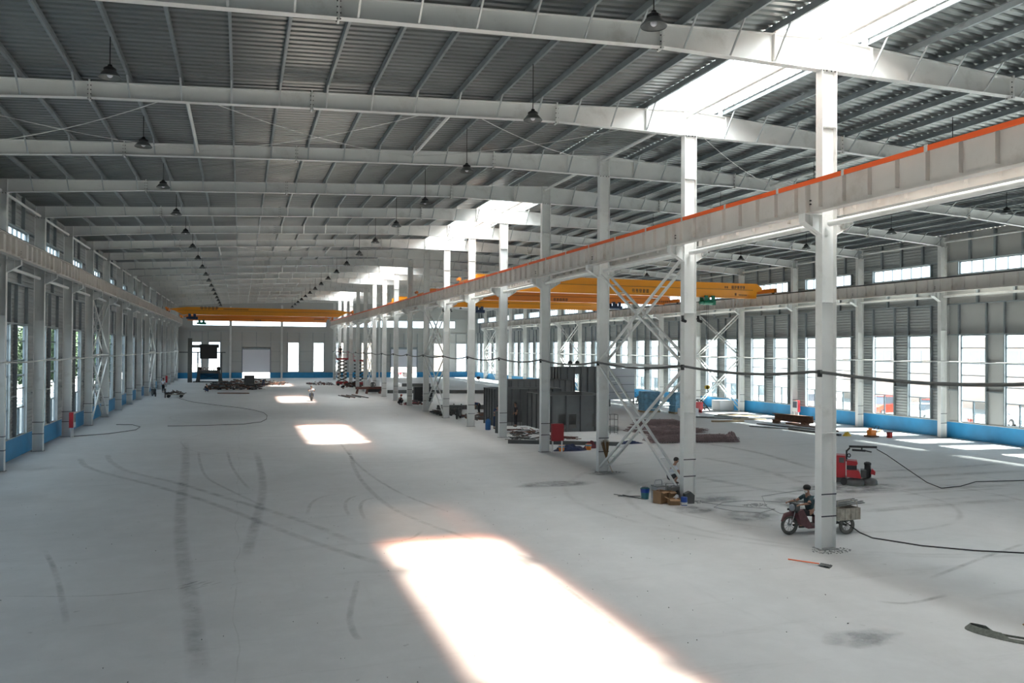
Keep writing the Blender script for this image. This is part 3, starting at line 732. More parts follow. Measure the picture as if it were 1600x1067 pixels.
# ================================================================== PEOPLE
def skin_mesh(name, V, E, m_, parent, lv=2):
    me = bpy.data.meshes.new(name); bm = bmesh.new(); lay = bm.verts.layers.skin.verify(); vs = []
    for k, (p, r) in enumerate(V):
        v = bm.verts.new(p); rr = r if isinstance(r, tuple) else (r, r); v[lay].radius = rr; v[lay].use_root = (k == 0); vs.append(v)
    for a, b in E: bm.edges.new((vs[a], vs[b]))
    bm.to_mesh(me); bm.free(); me.materials.append(m_)
    o = bpy.data.objects.new(name, me); COL.objects.link(o); o.parent = parent
    s = o.modifiers.new('skin', 'SKIN'); s.use_smooth_shade = True
    u = o.modifiers.new('subdivision', 'SUBSURF'); u.levels = lv; u.render_levels = lv
    return o
POSES = {  # facing +X; (x, z) or (x, y, z) joints; left side is +y
 'stand': dict(pel=(0, .95), wai=(0, 1.10), che=(.01, 1.33), nk=(.02, 1.50), hd=(.04, 1.64), el=(-.02, .26, 1.14), wr=(.08, .27, .92), kn=(.02, .10, .50), an=(-.01, .11, .09)),
 'work': dict(pel=(0, .93), wai=(.05, 1.08), che=(.14, 1.30), nk=(.22, 1.44), hd=(.31, 1.55), el=(.20, .26, 1.12), wr=(.42, .16, 1.12), kn=(.05, .11, .50), an=(-.01, .12, .09)),
 'squat': dict(pel=(0, .24), wai=(.06, .36), che=(.17, .60), nk=(.22, .76), hd=(.27, .90), el=(.30, .24, .50), wr=(.45, .10, .47), kn=(.40, .17, .48), an=(.16, .15, .09)),
 'ride': dict(pel=(0, .70), wai=(.01, .83), che=(.05, 1.07), nk=(.08, 1.22), hd=(.11, 1.37), el=(.28, .28, .99), wr=(.52, .27, .97), kn=(.42, .16, .66), an=(.34, .14, .32)),
 'bend': dict(pel=(0, .85), wai=(.14, .93), che=(.36, .98), nk=(.52, .98), hd=(.64, .98), el=(.42, .2, .72), wr=(.50, .15, .45), kn=(.08, .11, .46), an=(0, .12, .09)),
}
def person(loc, rz, pose, label, shirt, legs, short=True, hat=None, mask=False, strap=False, fingers=False, sc=1.0):
    P = POSES[pose]; r = empty('person', loc, label, 'person', None, rz); r.scale = (sc,)*3
    c3 = lambda q, s=1: (q[0], 0, q[1]) if len(q) == 2 else (q[0], s*q[1], q[2])
    pel, wai, che, nk, hd = (Vector(c3(P[k])) for k in ('pel', 'wai', 'che', 'nk', 'hd'))
    V = [(pel, .125), (wai, .105), (che, (.12, .135)), (nk, .055), (hd+(nk-hd)*.35, .07), (hd, .092), (hd+(hd-nk)*.5, .075)]
    E = [(0, 1), (1, 2), (2, 3), (3, 4), (4, 5), (5, 6)]
    SV = [(pel, .14), (wai, .125), (che, (.135, .15)), (nk+(che-nk)*.35, .075)]; SE = [(0, 1), (1, 2), (2, 3)]
    TV = [(pel+(pel-wai)*.2, .14), (pel+(wai-pel)*.5, .135)]; TE = [(0, 1)]
    face = (hd-nk).normalized(); fwd = Vector((1, 0, 0)); fwd = (fwd-face*fwd.dot(face)).normalized()
    if face.z < .5: fwd = Vector((.3, 0, -1)).normalized(); fwd = (fwd-face*fwd.dot(face)).normalized()
    n = len(V); V.append((hd+fwd*.085-face*.012, .022)); E.append((5, n))   # nose
    shoes = []
    for s in (-1, 1):
        sh = che+Vector((0, s*.19, .07)) if pose != 'bend' else che+Vector((.06, s*.18, .02)); el = Vector(c3(P['el'], s)); wr = Vector(c3(P['wr'], s)); pa = wr+(wr-el).normalized()*.07
        n = len(V); V += [(sh, .055), (el, .042), (wr, .027), (pa, (.038, .020))]; E += [(2, n), (n, n+1), (n+1, n+2), (n+2, n+3)]
        if fingers:
            d = (wr-el).normalized(); sd = Vector((0, s, 0)); dn = Vector((0, 0, -1))
            for q, (o_, L) in enumerate(((-.028, .062), (-.009, .07), (.010, .066), (.028, .052))):
                k = len(V); b0 = pa+sd*o_+d*.03; V += [(b0, .010), (b0+d*L*.5+dn*.012, .009), (b0+d*L*.75+dn*.04, .008)]; E += [(n+3, k), (k, k+1), (k+1, k+2)]
            k = len(V); V += [(wr+sd*-.035+d*.03+dn*.01, .011), (wr+sd*-.055+d*.065+dn*.02, .009)]; E += [(n+3, k), (k, k+1)]
        k = len(SV); SV += [(sh, .072), (sh+(el-sh)*.72, .062)]; SE += [(2, k), (k, k+1)]
        hp = pel+Vector((.0, s*.09, -.03)); kn = Vector(c3(P['kn'], s)); an = Vector(c3(P['an'], s)); toe = an+Vector((.16, 0, -.045))
        n = len(V); V += [(hp, .085), (kn, .055), (kn+(an-kn)*.4, .052), (an, .036), (toe, .03)]; E += [(0, n), (n, n+1), (n+1, n+2), (n+2, n+3), (n+3, n+4)]
        k = len(TV); e = kn+(hp-kn)*.15 if short else an+(kn-an)*.12; TV += [(hp, .105), (kn if not short else e, .078 if not short else .085)]; TE += [(0, k), (k, k+1)]
        if not short: TV.append((e, .058)); TE.append((k+1, k+2))
        shoes.append([(an+Vector((-.05, 0, -.045)), .045), (an+Vector((.05, 0, -.045)), .046), (toe+Vector((.02, 0, -.005)), .036)])
    skin_mesh('body', V, E, MT['skin'], r)
    skin_mesh('shirt', SV, SE, MT[shirt], r); skin_mesh('shorts' if short else 'trousers', TV, TE, MT[legs], r)
    for q in shoes: skin_mesh('shoe', q, [(0, 1), (1, 2)], MT['black'], r, 1)
    top = hd+face*.04-fwd*.018
    hb = MB().ball((0, 0, 0), .112, 14, (1, .92, .95)); hb.v = [tuple(top+Vector(v)) for v in hb.v if True]
    keep = [f for f in hb.f if sum((Vector(hb.v[i])-top).dot(face)+.9*(-(Vector(hb.v[i])-top).dot(fwd)) for i in f)/len(f) > -.035]; hb.f = keep; hb.mi = [0]*len(keep)
    hb.build('hair', MT['hair'], r, True)
    ey = MB()
    for s in (-1, 1): ey.ball(tuple(hd+fwd*.083+face*.022+Vector((0, s*.032, 0))), .011, 8)
    ey.build('eyes', MT['hair'], r, True)
    if hat: MB().ball(tuple(top+face*.02), .118, 14, (1.05, .95, .72)).build('cap', MT[hat], r, True)
    if mask: MB().ball(tuple(hd+fwd*.055-face*.045), .062, 12, (.8, 1.15, .9)).build('face_mask', MT['mask'], r, True)
    if strap: MB().tube([tuple(che+Vector((.12, .16, .10))), tuple(che+Vector((.165, .02, -.05))), tuple(wai+Vector((.14, -.10, .0)))], .014, 6).build('shoulder_strap', MT['black'], r)
    return r
PI = math.pi
# ================================================================== CARGO TRICYCLE WITH RIDER (faces -X, mostly behind the first middle column)
def wheel(name, c, R, r, parent, w=MT['tyre'], spokes=True):
    t = MB().torus(c, R-r, r, 'y', 28, 8).build(name, w, parent, True)
    m = MB().torus(c, R-2*r+.005, .012, 'y', 24, 6); m.cyl((c[0], c[1]-.05, c[2]), (c[0], c[1]+.05, c[2]), .035, 12)
    if spokes:
        for k in range(10): a = k*PI/5; m.cyl((c[0], c[1], c[2]), (c[0]+(R-2*r)*math.cos(a), c[1], c[2]+(R-2*r)*math.sin(a)), .006, 5)
    m.build('rim', MT['chrome'], t); return t
t = empty('cargo_tricycle', (17.0, 20.85, 0), 'dusty maroon three-wheeled cargo motorcycle with cream load bed behind the nearest column', 'tricycle')
wheel('front_wheel', (-1.12, 0, .30), .30, .05, t)
for s in (-1, 1): wheel('rear_wheel', (.62, s*.45, .28), .28, .055, t)
MB().tube([(-1.12, -.07, .30), (-1.0, -.08, .62), (-.88, -.06, .92)], .022, 8).tube([(-1.12, .07, .30), (-1.0, .08, .62), (-.88, .06, .92)], .022, 8).build('front_fork', MT['chrome'], t, True)
MB().tube([(-1.40, 0, .42), (-1.27, 0, .60), (-1.08, 0, .64), (-.90, 0, .54)], [.03, .075, .08, .05], 10).build('front_mudguard', MT['maroon'], t, True)
MB().tube([(-.62, -.36, .98), (-.78, -.24, 1.02), (-.86, 0, .98), (-.78, .24, 1.02), (-.62, .36, .98)], .014, 8).cyl((-.60, -.38, .98), (-.68, -.30, 1.0), .022, 8).cyl((-.60, .38, .98), (-.68, .30, 1.0), .022, 8).build('handlebar', MT['black'], t, True)
MB().lathe([(.05, 0), (.10, .04), (.11, .12), (.06, .16)], (0, 0, 0), 14, 'x').build('headlamp', MT['cars'], t, True, (-1.10, 0, .82))
MB().box(-1.0, -.16, .72, -.86, .16, .96).build('front_cowl', MT['dark'], t)
for s in (-1, 1): MB().cyl((-1.03, s*.2, .73), (-.98, s*.2, .73), .035, 8).build('indicator_lamp', MT['black'], t)
MB().prism([(-.98, .72), (-.78, .78), (-.52, .36), (-.45, .22), (-.62, .20), (-.86, .34)], -.22, .22).build('leg_shield', MT['maroon'], t)
MB().box(-.62, -.24, .20, .10, .24, .27).prism([(-.12, .27), (.30, .27), (.30, .55), (-.12, .55)], -.22, .22).build('footboard', MT['maroon'], t)
MB().prism([(-.20, .55), (.32, .55), (.32, .64), (-.15, .62)], -.20, .20).build('seat', MT['plasticw'], t)
MB().tube([(-.5, -.15, .24), (.3, -.25, .3), (.95, -.3, .4)], .03, 8).tube([(-.5, .15, .24), (.3, .25, .3), (.95, .3, .4)], .03, 8).build('chassis', MT['dark'], t)
MB().cyl((.62, -.42, .28), (.62, .42, .28), .04, 10).build('rear_axle', MT['dark'], t)
m = MB().box(.20, -.52, .44, 1.08, .52, .48)
for y in (-.52, .50): m.box(.20, y, .48, 1.08, y+.02, .80)
m.box(.20, -.5, .48, .22, .5, .80); m.box(1.06, -.5, .48, 1.08, .5, .80)
for x in (.3, .5, .7, .88, 1.02): m.box(x, -.535, .46, x+.03, -.52, .8)
m.build('load_bed', MT['cargo'], t)
MB().tube([(.24, -.5, .78), (.24, -.5, 1.02), (.7, -.5, 1.06), (.95, -.5, .98), (.98, -.5, .8)], .012, 6).tube([(.24, .5, .78), (.24, .5, 1.02), (.7, .5, 1.06), (.95, .5, .98), (.98, .5, .8)], .012, 6).build('side_rail', MT['cargo'], t, True)
m = MB()
for k in range(7): m.bar((.25, -.35+.1*k, .82+.01*(k % 3)), (1.32+.03*(k % 3), -.40+.1*k, .90+.03*(k % 2)), .08, .015)
tag(m.build('metal_offcuts', MT['dark'], None, loc=(17.0, 20.85, .02)), 'bundle of dark metal strips lying across the tricycle load bed', 'scrap', kind='stuff')
tag(MB().prism([(0, 0), (.3, 0), (.27, .16), (.02, .15)], -.1, .14).build('white_sack', MT['plasticw'], None, loc=(17.5, 20.6, .48)), 'white sack sitting in the tricycle load bed', 'sack')
person((16.62, 20.85, -.02), PI, 'ride', 'person in dark teal shirt, black shorts and pale mask riding the cargo tricycle', 'teal', 'clothk', True, 'hair', True, False, True)
pipe('power_cable', [(17.7, 20.9, .42), (17.78, 20.6, .30), (17.85, 20.1, .10), (17.95, 19.7, .022), (18.4, 18.9, .02), (18.6, 18.5, .02), (19.6, 17.6, .02), (20.7, 16.98, .02), (22.5, 15.9, .02), (25, 14.5, .02)], .02, MT['black'], 'black cable trailing from the cargo tricycle across the floor to the right', 'cable')

# ================================================================== RIDE-ON FLOOR GRINDER
g = empty('floor_grinder', (24.45, 28.0, 0), 'red double-headed floor grinding machine with black boom arm', 'grinding machine', None, -math.radians(41)); g.scale = (.84, 1, 1)
def head(x, y, r):
    MB().lathe([(r-.03, .02), (r, .05), (r, .15), (r-.05, .22), (r-.18, .26), (.1, .28)], (x, y, 0), 28).build('grinding_head', MT['dark'], g, True)
    MB().torus((x, y, .035), r, .022, 'z', 28, 6).build('rubber_skirt', MT['hose'], g, True)
head(.12, -.15, .46); head(.78, .25, .40)
MB().prism([(-.25, .34), (.42, .32), (.34, .58), (.28, .64), (-.25, .64)], -.45, .15).build('lower_hood', MT['red'], g)
MB().prism([(-.25, .66), (.22, .66), (.22, .82), (-.25, .82)], -.40, .12).build('battery_tray', MT['black'], g)
MB().prism([(-.25, .84), (.20, .84), (.26, .92), (.22, 1.02), (-.25, 1.04)], -.42, .14).build('upper_hood', MT['red'], g)
MB().lathe([(.10, .28), (.17, .32), (.17, .62), (.15, .66), (.15, .80), (.17, .82), (.17, .90), (.08, .94)], (.72, .25, 0), 18).build('grinder_motor', MT['black'], g, True)
MB().prism([(.86, .46), (1.06, .42), (1.08, .56), (.92, .68)], .08, .42).build('side_hood', MT['red'], g)
MB().box(.40, -.05, .30, .66, .45, .62).build('gear_case', MT['dark'], g)
MB().box(-.92, -.35, .30, -.30, .35, 1.22).build('control_cabinet', MT['red'], g); MB().box(-.60, -.36, .92, -.36, -.35, 1.14).build('control_panel', MT['dark'], g)
for x in (-.85, -.38):
    for y in (-.40, .40): MB().cyl((x, y-.06, .16), (x, y+.06, .16), .16, 16).build('drive_wheel', MT['black'], g)
MB().box(-.95, -.32, .10, -.25, .32, .30).build('chassis', MT['dark'], g)
MB().box(-.29, -.05, .95, -.21, .03, 1.42).bar((-.25, -.01, 1.38), (-.10, -.01, 1.52), .07, .07).bar((-.14, -.01, 1.58), (1.14, -.01, 1.60), .09, .09).bar((.0, -.01, 1.44), (.62, -.01, 1.43), .08, .08).bar((.45, -.01, 1.43), (.45, -.01, 1.57), .07, .07).bar((.62, -.01, 1.43), (.90, -.01, 1.39), .06, .05).build('boom_arm', MT['black'], g)
MB().torus((-.14, -.01, 1.20), .07, .022, 'y', 16, 6).build('hose_ring', MT['black'], g)
th = -math.radians(41); tipx = 24.45+.94*math.cos(th); tipy = 28.0+.94*math.sin(th)
pipe('power_cable', [(tipx, tipy, 1.52), (tipx+.3, tipy-.25, 1.30), (tipx+.9, tipy-.75, .75), (tipx+1.5, tipy-1.15, .25), (tipx+2.0, tipy-1.4, .03), (28.4, 26.2, .02), (30, 26.9, .02), (33, 26.5, .02), (37, 25.5, .02)], .018, MT['black'], 'black cable hanging from the grinding machine boom and running along the floor', 'cable')

# ================================================================== AROUND THE SECOND MIDDLE COLUMN
person((17.14, 30.38, .0), -math.radians(15), 'squat', 'person in white shirt and dark shorts squatting beside the second middle column', 'clothw', 'clothk', True, None, False, True, True, 1.05)
def bucket(loc, r, h, m_, label, m2=None):
    b = MB().lathe([(r*.8, 0), (r, h), (r*1.05, h), (r*1.05, h+.01), (r*.93, h+.01), (r*.75, .02)], (0, 0, 0), 22).build('bucket', m_, None, True, loc); tag(b, label, 'bucket')
    if m2: MB().lathe([(r*.93, h*.62), (r*1.02, h*.98), (r*1.03, h*.98), (r*.95, h*.62)], (0, 0, 0), 22).build('blue_rim_band', m2, b, True)
    pts = [(r*1.02*math.cos(a), r*.3, h-.01+.0*a + .12*math.sin(a)*-1*-.6) for a in [PI*j/8 for j in range(9)]]
    MB().tube(pts, .006, 6).build('handle', MT['chrome'], b); return b
bucket((14.45, 27.45, 0), .17, .40, MT['bucket'], 'teal plastic bucket with blue band next to the cardboard boxes', MT['bucketb'])
def carton(loc, d, rz, m_, label, open_=True):
    o = empty('cardboard_box', loc, label, 'box', None, rz); w, dd, h = d
    m = MB().box(-w/2, -dd/2, 0, w/2, dd/2, .01)
    for a in ((-w/2, -dd/2, -w/2+.01, dd/2), (w/2-.01, -dd/2, w/2, dd/2), (-w/2, -dd/2, w/2, -dd/2+.01), (-w/2, dd/2-.01, w/2, dd/2)): m.box(a[0], a[1], 0, a[2], a[3], h)
    if not open_: m.box(-w/2, -dd/2, h, w/2, dd/2, h+.008)
    m.build('carton', m_, o)
    if open_:
        MB().bar((-w/2, 0, h), (-w/2-.12, 0, h+.05), dd*.9, .008).build('flap', m_, o); MB().bar((w/2, 0, h), (w/2+.10, 0, h-.07), dd*.9, .008).build('flap', m_, o)
        MB().bar((0, -dd/2, h), (0, -dd/2-.11, h-.05), .008, w*.9, (1, 0, 0)).build('flap', m_, o)
    return o
carton((14.62, 26.60, 0), (.42, .34, .44), .5, MT['card'], 'tall brown cardboard box, left one beside the second middle column')
carton((14.93, 26.15, 0), (.40, .30, .22), -.3, MT['card'], 'low open cardboard box in front of the taller boxes')
carton((15.02, 26.62, 0), (.30, .3, .40), .2, MT['card'], 'brown cardboard box standing between the low box and the steel tool chest')
tag(MB().ball((0, 0, .13), .15, 12, (.9, .7, .95)).ball((.05, .02, .25), .07, 8).build('white_bag', MT['plasticw'], None, True, (15.12, 26.33, 0)), 'crumpled white bag on the cardboard boxes', 'bag')
gs = empty('tool_chest', (14.92, 27.05, 0), 'grey metal tool chest with tall tube handle behind the cardboard boxes', 'tool chest', None, .1)
MB().box(-.32, -.2, .06, .05, .2, .52).build('chest_body', MT['cars'], gs); MB().box(-.33, -.21, .52, .06, .21, .56).build('lid', MT['lampm'], gs)
MB().tube([(-.30, 0, .5), (-.30, 0, .70), (-.26, 0, .76), (-.02, 0, .76), (.02, 0, .70), (.02, 0, .5)], .018, 8).build('handle', MT['cars'], gs, True)
for x in (-.25, 0): MB().cyl((x, -.22, .06), (x, -.18, .06), .06, 12).build('wheel', MT['black'], gs)
gs = empty('generator', (15.42, 27.0, 0), 'grey boxy generator between the tool chest and the column', 'generator', None, -.1)
MB().box(-.2, -.22, .08, .22, .22, .50).build('housing', MT['lampm'], gs); MB().tube([(-.22, -.24, 0), (-.22, -.24, .56), (.24, -.24, .56), (.24, -.24, 0)], .015, 6).tube([(-.22, .24, 0), (-.22, .24, .56), (.24, .24, .56), (.24, .24, 0)], .015, 6).build('tube_frame', MT['dark'], gs); MB().cyl((0, -.30, .3), (0, -.22, .3), .10, 16).build('recoil_starter', MT['dark'], gs)
bc = MB().lathe([(.11, 0), (.12, .02), (.12, .28), (.11, .30), (.04, .31)], (0, 0, 0), 18).build('paint_can', MT['bucketb'], None, True, (15.22, 25.92, 0)); tag(bc, 'blue can with white label standing right of the cardboard boxes', 'can')
MB().lathe([(.122, .03), (.122, .12)], (0, 0, 0), 18).build('label_band', MT['plasticw'], bc)
tag(MB().prism([(-.18, 0), (.2, 0), (.22, .3), (.05, .44), (-.16, .36)], -.1, .1).build('grinding_disc_case', MT['dark'], None, loc=(15.55, 26.2, 0)), 'dark case leaning by the column foot, right of the blue can', 'case')
# broom leaning on the third middle column
b = empty('bristle_broom', (15.92, 33.72, 0), 'tall brown bristle broom leaning upside down on the third middle column', 'broom')
MB().tube([(.16, -.05, .01), (-.10, .10, .75)], .014, 8).build('handle', MT['wood'], b)
m = MB(); rnd = random.Random(4)
for k in range(90):
    a = rnd.uniform(-.32, .18); yy = rnd.uniform(-.04, .04); top = 1.50-abs(a+.07)*.35+rnd.uniform(-.08, .04)
    m.bar((-.08+a*.08, .08, .62), (-.10+a*.85, .09+yy*.6, top), .008, .005)
tag(m.build('bristles', MT['straw'], b), kind='stuff')
# shovel with orange handle
s = empty('orange_shovel', (14.25, 17.8, 0), 'shovel with orange handle lying on the floor in front of the nearest column', 'shovel', None, math.radians(-58))
MB().tube([(-.62, 0, .03), (.20, 0, .05)], .016, 8).build('handle', MT['orange'], s, True)
m = MB(); 
for k in range(5):
    for j in range(4): x0 = .20+k*.06; y0 = -.12+j*.06; m.add([(x0, y0, .05-.03*math.cos((y0)*10)), (x0+.06, y0, .05-.03*math.cos(y0*10)-.004*k), (x0+.06, y0+.06, .05-.03*math.cos((y0+.06)*10)-.004*k), (x0, y0+.06, .05-.03*math.cos((y0+.06)*10)), (x0, y0, .06-.03*math.cos(y0*10)), (x0+.06, y0, .06-.03*math.cos(y0*10)-.004*k), (x0+.06, y0+.06, .06-.03*math.cos((y0+.06)*10)-.004*k), (x0, y0+.06, .06-.03*math.cos((y0+.06)*10))], [(0, 3, 2, 1), (4, 5, 6, 7), (0, 1, 5, 4), (1, 2, 6, 5), (2, 3, 7, 6), (3, 0, 4, 7)])
m.build('blade', MT['dark'], s)
# flat hose and brown paper at the lower right edge
h = MB(); N_ = 26; pts = []
ctl = [(14.95, 11.05), (14.55, 11.45), (14.15, 11.95), (13.95, 12.45), (13.95, 12.70), (14.08, 12.80), (14.22, 12.62), (14.35, 12.2), (14.6, 11.9), (15.0, 11.75), (15.5, 11.4)]
for (a, b_) in zip(ctl, ctl[1:]):
    for q in range(4): pts.append((a[0]+(b_[0]-a[0])*q/4, a[1]+(b_[1]-a[1])*q/4))
pts = [((pts[max(i-1, 0)][0]+pts[i][0]+pts[min(i+1, len(pts)-1)][0])/3, (pts[max(i-1, 0)][1]+pts[i][1]+pts[min(i+1, len(pts)-1)][1])/3) for i in range(len(pts))]
vs = []; fs = []
for i, p in enumerate(pts):
    q = Vector(pts[min(i+1, len(pts)-1)])-Vector(pts[max(i-1, 0)]); q.normalize(); nn = Vector((-q.y, q.x)); tilt = .10 if 8 < i < 26 else .03
    for o_, z in ((-.055, .004), (-.05, .012+tilt), (-.045, .013+tilt), (.055, .012), (.055, .003)): vs.append((p[0]+nn.x*o_, p[1]+nn.y*o_, z))
for i in range(len(pts)-1):
    for k in range(5): a = i*5+k; b_ = i*5+(k+1) % 5; fs.append((a, b_, b_+5, a+5))
h.add(vs, fs); tag(h.build('flat_hose', MT['hose'], None, True), 'looped flat grey green fabric hose at the lower right edge', 'hose')
m = MB(); m.prism([(0, 0), (.5, .02), (.55, .22), (.30, .40), (.12, .30), (-.10, .27), (.05, .16)], 0, .012); 
tag(m.build('torn_cardboard', MT['card'], None, loc=(14.62, 11.95, .015)), 'torn brown cardboard sheet standing on the flat hose', 'cardboard')
# cement spills at the nearest column feet
for k, (x, y, r) in enumerate(((15.75, 18.85, .62), (15.75, 26.35, .55), (15.85, 33.8, .7), (17.7, 25.2, .5))):
    m = MB(); rnd = random.Random(k)
    for q in range(150):
        a = rnd.uniform(0, 2*PI); rr = r*math.sqrt(rnd.random()); s = rnd.uniform(.006, .03)
        m.ball((rr*math.cos(a), rr*math.sin(a)*.55, s*.25), s, 6, (1, 1, .5))
    tag(m.build('cement_crumbs', MT['conc'], None, False, (x, y, 0)), 'dark cement crumbs scattered %s' % ('round the foot of the nearest column', 'round the foot of the second middle column', 'round the foot of the third middle column', 'between the tricycle and the second middle column')[k], 'crumbs', kind='stuff')
# looped cable on the floor right of the second column
pipe('floor_cable', [(16.1, 26.2, .015), (16.6, 25.4, .015), (17.2, 24.9, .015), (17.9, 24.3, .015), (17.0, 23.9, .015), (16.3, 24.4, .015), (16.0, 25.2, .015), (16.8, 25.9, .015), (18.0, 26.0, .015), (19.2, 25.2, .015), (19.6, 24.2, .015), (18.6, 23.3, .015), (17.6, 23.6, .015), (17.9, 24.8, .015), (19.0, 26.6, .015), (21, 27.2, .015), (23.6, 27.4, .015)], .009, MT['cord'], 'thin dusty cable looped on the floor right of the second middle column', 'cable')
# angle bars and rebar left of the cardboard boxes
for k, (a, b_) in enumerate((((13.72, 28.6), (14.35, 27.45)), ((13.95, 28.3), (14.3, 27.25)), ((13.60, 28.0), (14.42, 27.75)))):
    tag(MB().bar((a[0], a[1], .015+.02*k), (b_[0], b_[1], .015+.02*k), .05, .02).build('steel_strip', MT['dark']), ('long steel strip on the floor left of the teal bucket, outermost', 'short steel strip in the heap left of the teal bucket', 'steel strip crossing the heap left of the teal bucket')[k], 'steel strip')

# ================================================================== STEEL TANKS AND FLOOR STORES
def tank(name, x0, y0, x1, y1, h, m_, label, front_holes=(), ribs=.95, cat='steel box', back=()):
    r = empty(name, (x0, y0, 0), label, cat); w, d = x1-x0, y1-y0
    f = MB()
    for a, b, c, e in cells(0, w, 0, h, front_holes): f.box(a, 0, c, b, .02, e)
    f.build('front_plate', m_, r)
    for hh in front_holes:
        MB().box(hh[0]-.03, -.03, hh[2]-.03, hh[1]+.03, -.001, hh[2]).box(hh[0]-.03, -.03, hh[3], hh[1]+.03, -.001, hh[3]+.03).box(hh[0]-.03, -.03, hh[2], hh[0], -.001, hh[3]).box(hh[1], -.03, hh[2], hh[1]+.03, -.001, hh[3]).build('opening_frame', m_, r)
    MB().box(0, .02, 0, .02, d, h).build('left_plate', m_, r); MB().box(w-.02, .02, 0, w, d, h).build('right_plate', m_, r); 
    f = MB()
    for a, b, c, e in cells(.02, w-.02, 0, h, back): f.box(a, d-.02, c, b, d, e)
    f.build('back_plate', m_, r)
    MB().box(.02, .02, .003, w-.02, d-.02, .02).build('shade_plate', DK, r)  # added dark plate, stands in for the shade inside the openings
    n = max(2, int(w/ribs))
    for k in range(n+1): x = w*k/n; MB().box(x-.012, -.10, 0, x+.012, -.001 if 0 < k < n else .0, h).build('rib', DK, r)  # ribs coloured darker than the plates to stand in for shadow lines
    n = max(2, int(d/ribs))
    for k in range(n+1): y = d*k/n; MB().box(-.10, y-.012, 0, -.001, y+.012, h).build('rib', DK, r)  # side ribs too: shadow lines put into the darker colour
    MB().box(-.1, -.1, h, w+.1, .04, h+.02).box(-.1, .04, h, .04, d+.1, h+.02).box(w-.04, .04, h, w+.1, d+.1, h+.02).box(.04, d-.04, h, w-.04, d+.1, h+.02).build('top_rim', m_, r)
    return r
DK = MT['dark']
tank('steel_tank', 19.9, 51.2, 24.1, 55.9, 2.45, MT['tank'], 'dark ribbed open-topped steel box with door openings behind the fourth column', ((.5, 1.05, .22, 1.18), (1.28, 1.8, .25, 1.2), (3.0, 3.5, .3, 1.2)), .93)
tank('steel_tank', 17.5, 56.3, 22.6, 58.9, 2.68, MT['tank'], 'dark ribbed steel box left of the front one, open doorway with worker', ((.9, 2.1, 0, 1.9),), .62)
tank('steel_tank', 22.0, 66, 27.5, 69, 2.9, MT['tank'], 'farther dark ribbed steel box behind the two front boxes', (), .55)
tk = tank('steel_tank', 29.3, 73, 34.3, 76, 3.85, MT['tank'], 'tallest dark ribbed steel box with small doorway, behind the third column', ((1.5, 1.95, 1.2, 3.2),), .7, back=((1.3, 3.2, .8, 3.4),))
m = MB(); m.box(34.45, 73.0, .7, 37.2, 73.1, 3.75)
o = m.build('pale_steel_plate', MT['cars']); tag(o, 'pale seamed steel plate standing right of the tallest steel box', 'steel plate')
for z in (1.4, 2.15, 2.95): MB().box(34.45, 72.96, z-.02, 37.2, 73, z+.02).build('seam_bar', DK, o)
MB().torus((35.3, 72.97, 2.55), .25, .012, 'y', 20, 6).build('ring', DK, o); MB().box(34.45, 73.02, 0, 34.6, 73.08, .7).box(37.05, 73.02, 0, 37.2, 73.08, .7).build('support', DK, o)
for k, x in enumerate((30.4, 31.15)):
    o = empty('work_lamp', (x, 73.4, 3.87), 'round black work lamp on the tallest steel box, %s one' % ('left', 'right')[k], 'lamp')
    MB().cyl((0, -.1, .40), (0, .12, .40), .24, 18, .16).build('lamp_head', MT['black'], o); MB().cyl((0, 0, 0), (0, 0, .22), .03, 8).build('stand', MT['black'], o)
def bar_thing(name, a, b, w, h, m_, label, cat):
    return tag(MB().bar(a, b, w, h).build(name, m_), label, cat)
bar_thing('box_beam', (15.1, 45.9, .11), (21.0, 43.0, .11), .22, .22, DK, 'long dark square steel beam lying behind the fourth column', 'beam')
# fire cabinets
def fire_cabinet(x, y, label, rz=0):
    o = empty('fire_cabinet', (x, y, 0), label, 'fire cabinet', None, rz)
    MB().box(-.12, -.33, .62, .12, .33, 1.55).build('cabinet_body', MT['red'], o)
    d = MB().box(-.145, -.31, .64, -.122, .31, 1.53).build('door', MT['sill'], o); MB().box(-.15, -.25, .95, -.146, .25, 1.45).build('window', MT['dglass'], d); MB().box(-.165, .22, 1.0, -.146, .25, 1.12).build('handle', MT['chrome'], d)
    MB().box(-.03, -.30, 0, .03, -.24, .62).build('post', MT['white'], o); MB().box(-.03, .24, 0, .03, .30, .62).build('post', MT['white'], o)
fire_cabinet(16.38, 41.25, 'red fire cabinet on a white post at the right of the fourth middle column', -PI/2)
fire_cabinet(-9.78, 55.95, 'red fire cabinet beside the third left wall column', PI)
fire_cabinet(43.1, 55.75, 'red fire cabinet at the right wall behind the nearest column', 0)
fire_cabinet(-9.78, 123.1, 'distant red fire cabinet at the left wall near the far end', PI)
fire_cabinet(43.1, 93.4, 'distant red fire cabinet on the right wall, left of the tall steel box', 0)
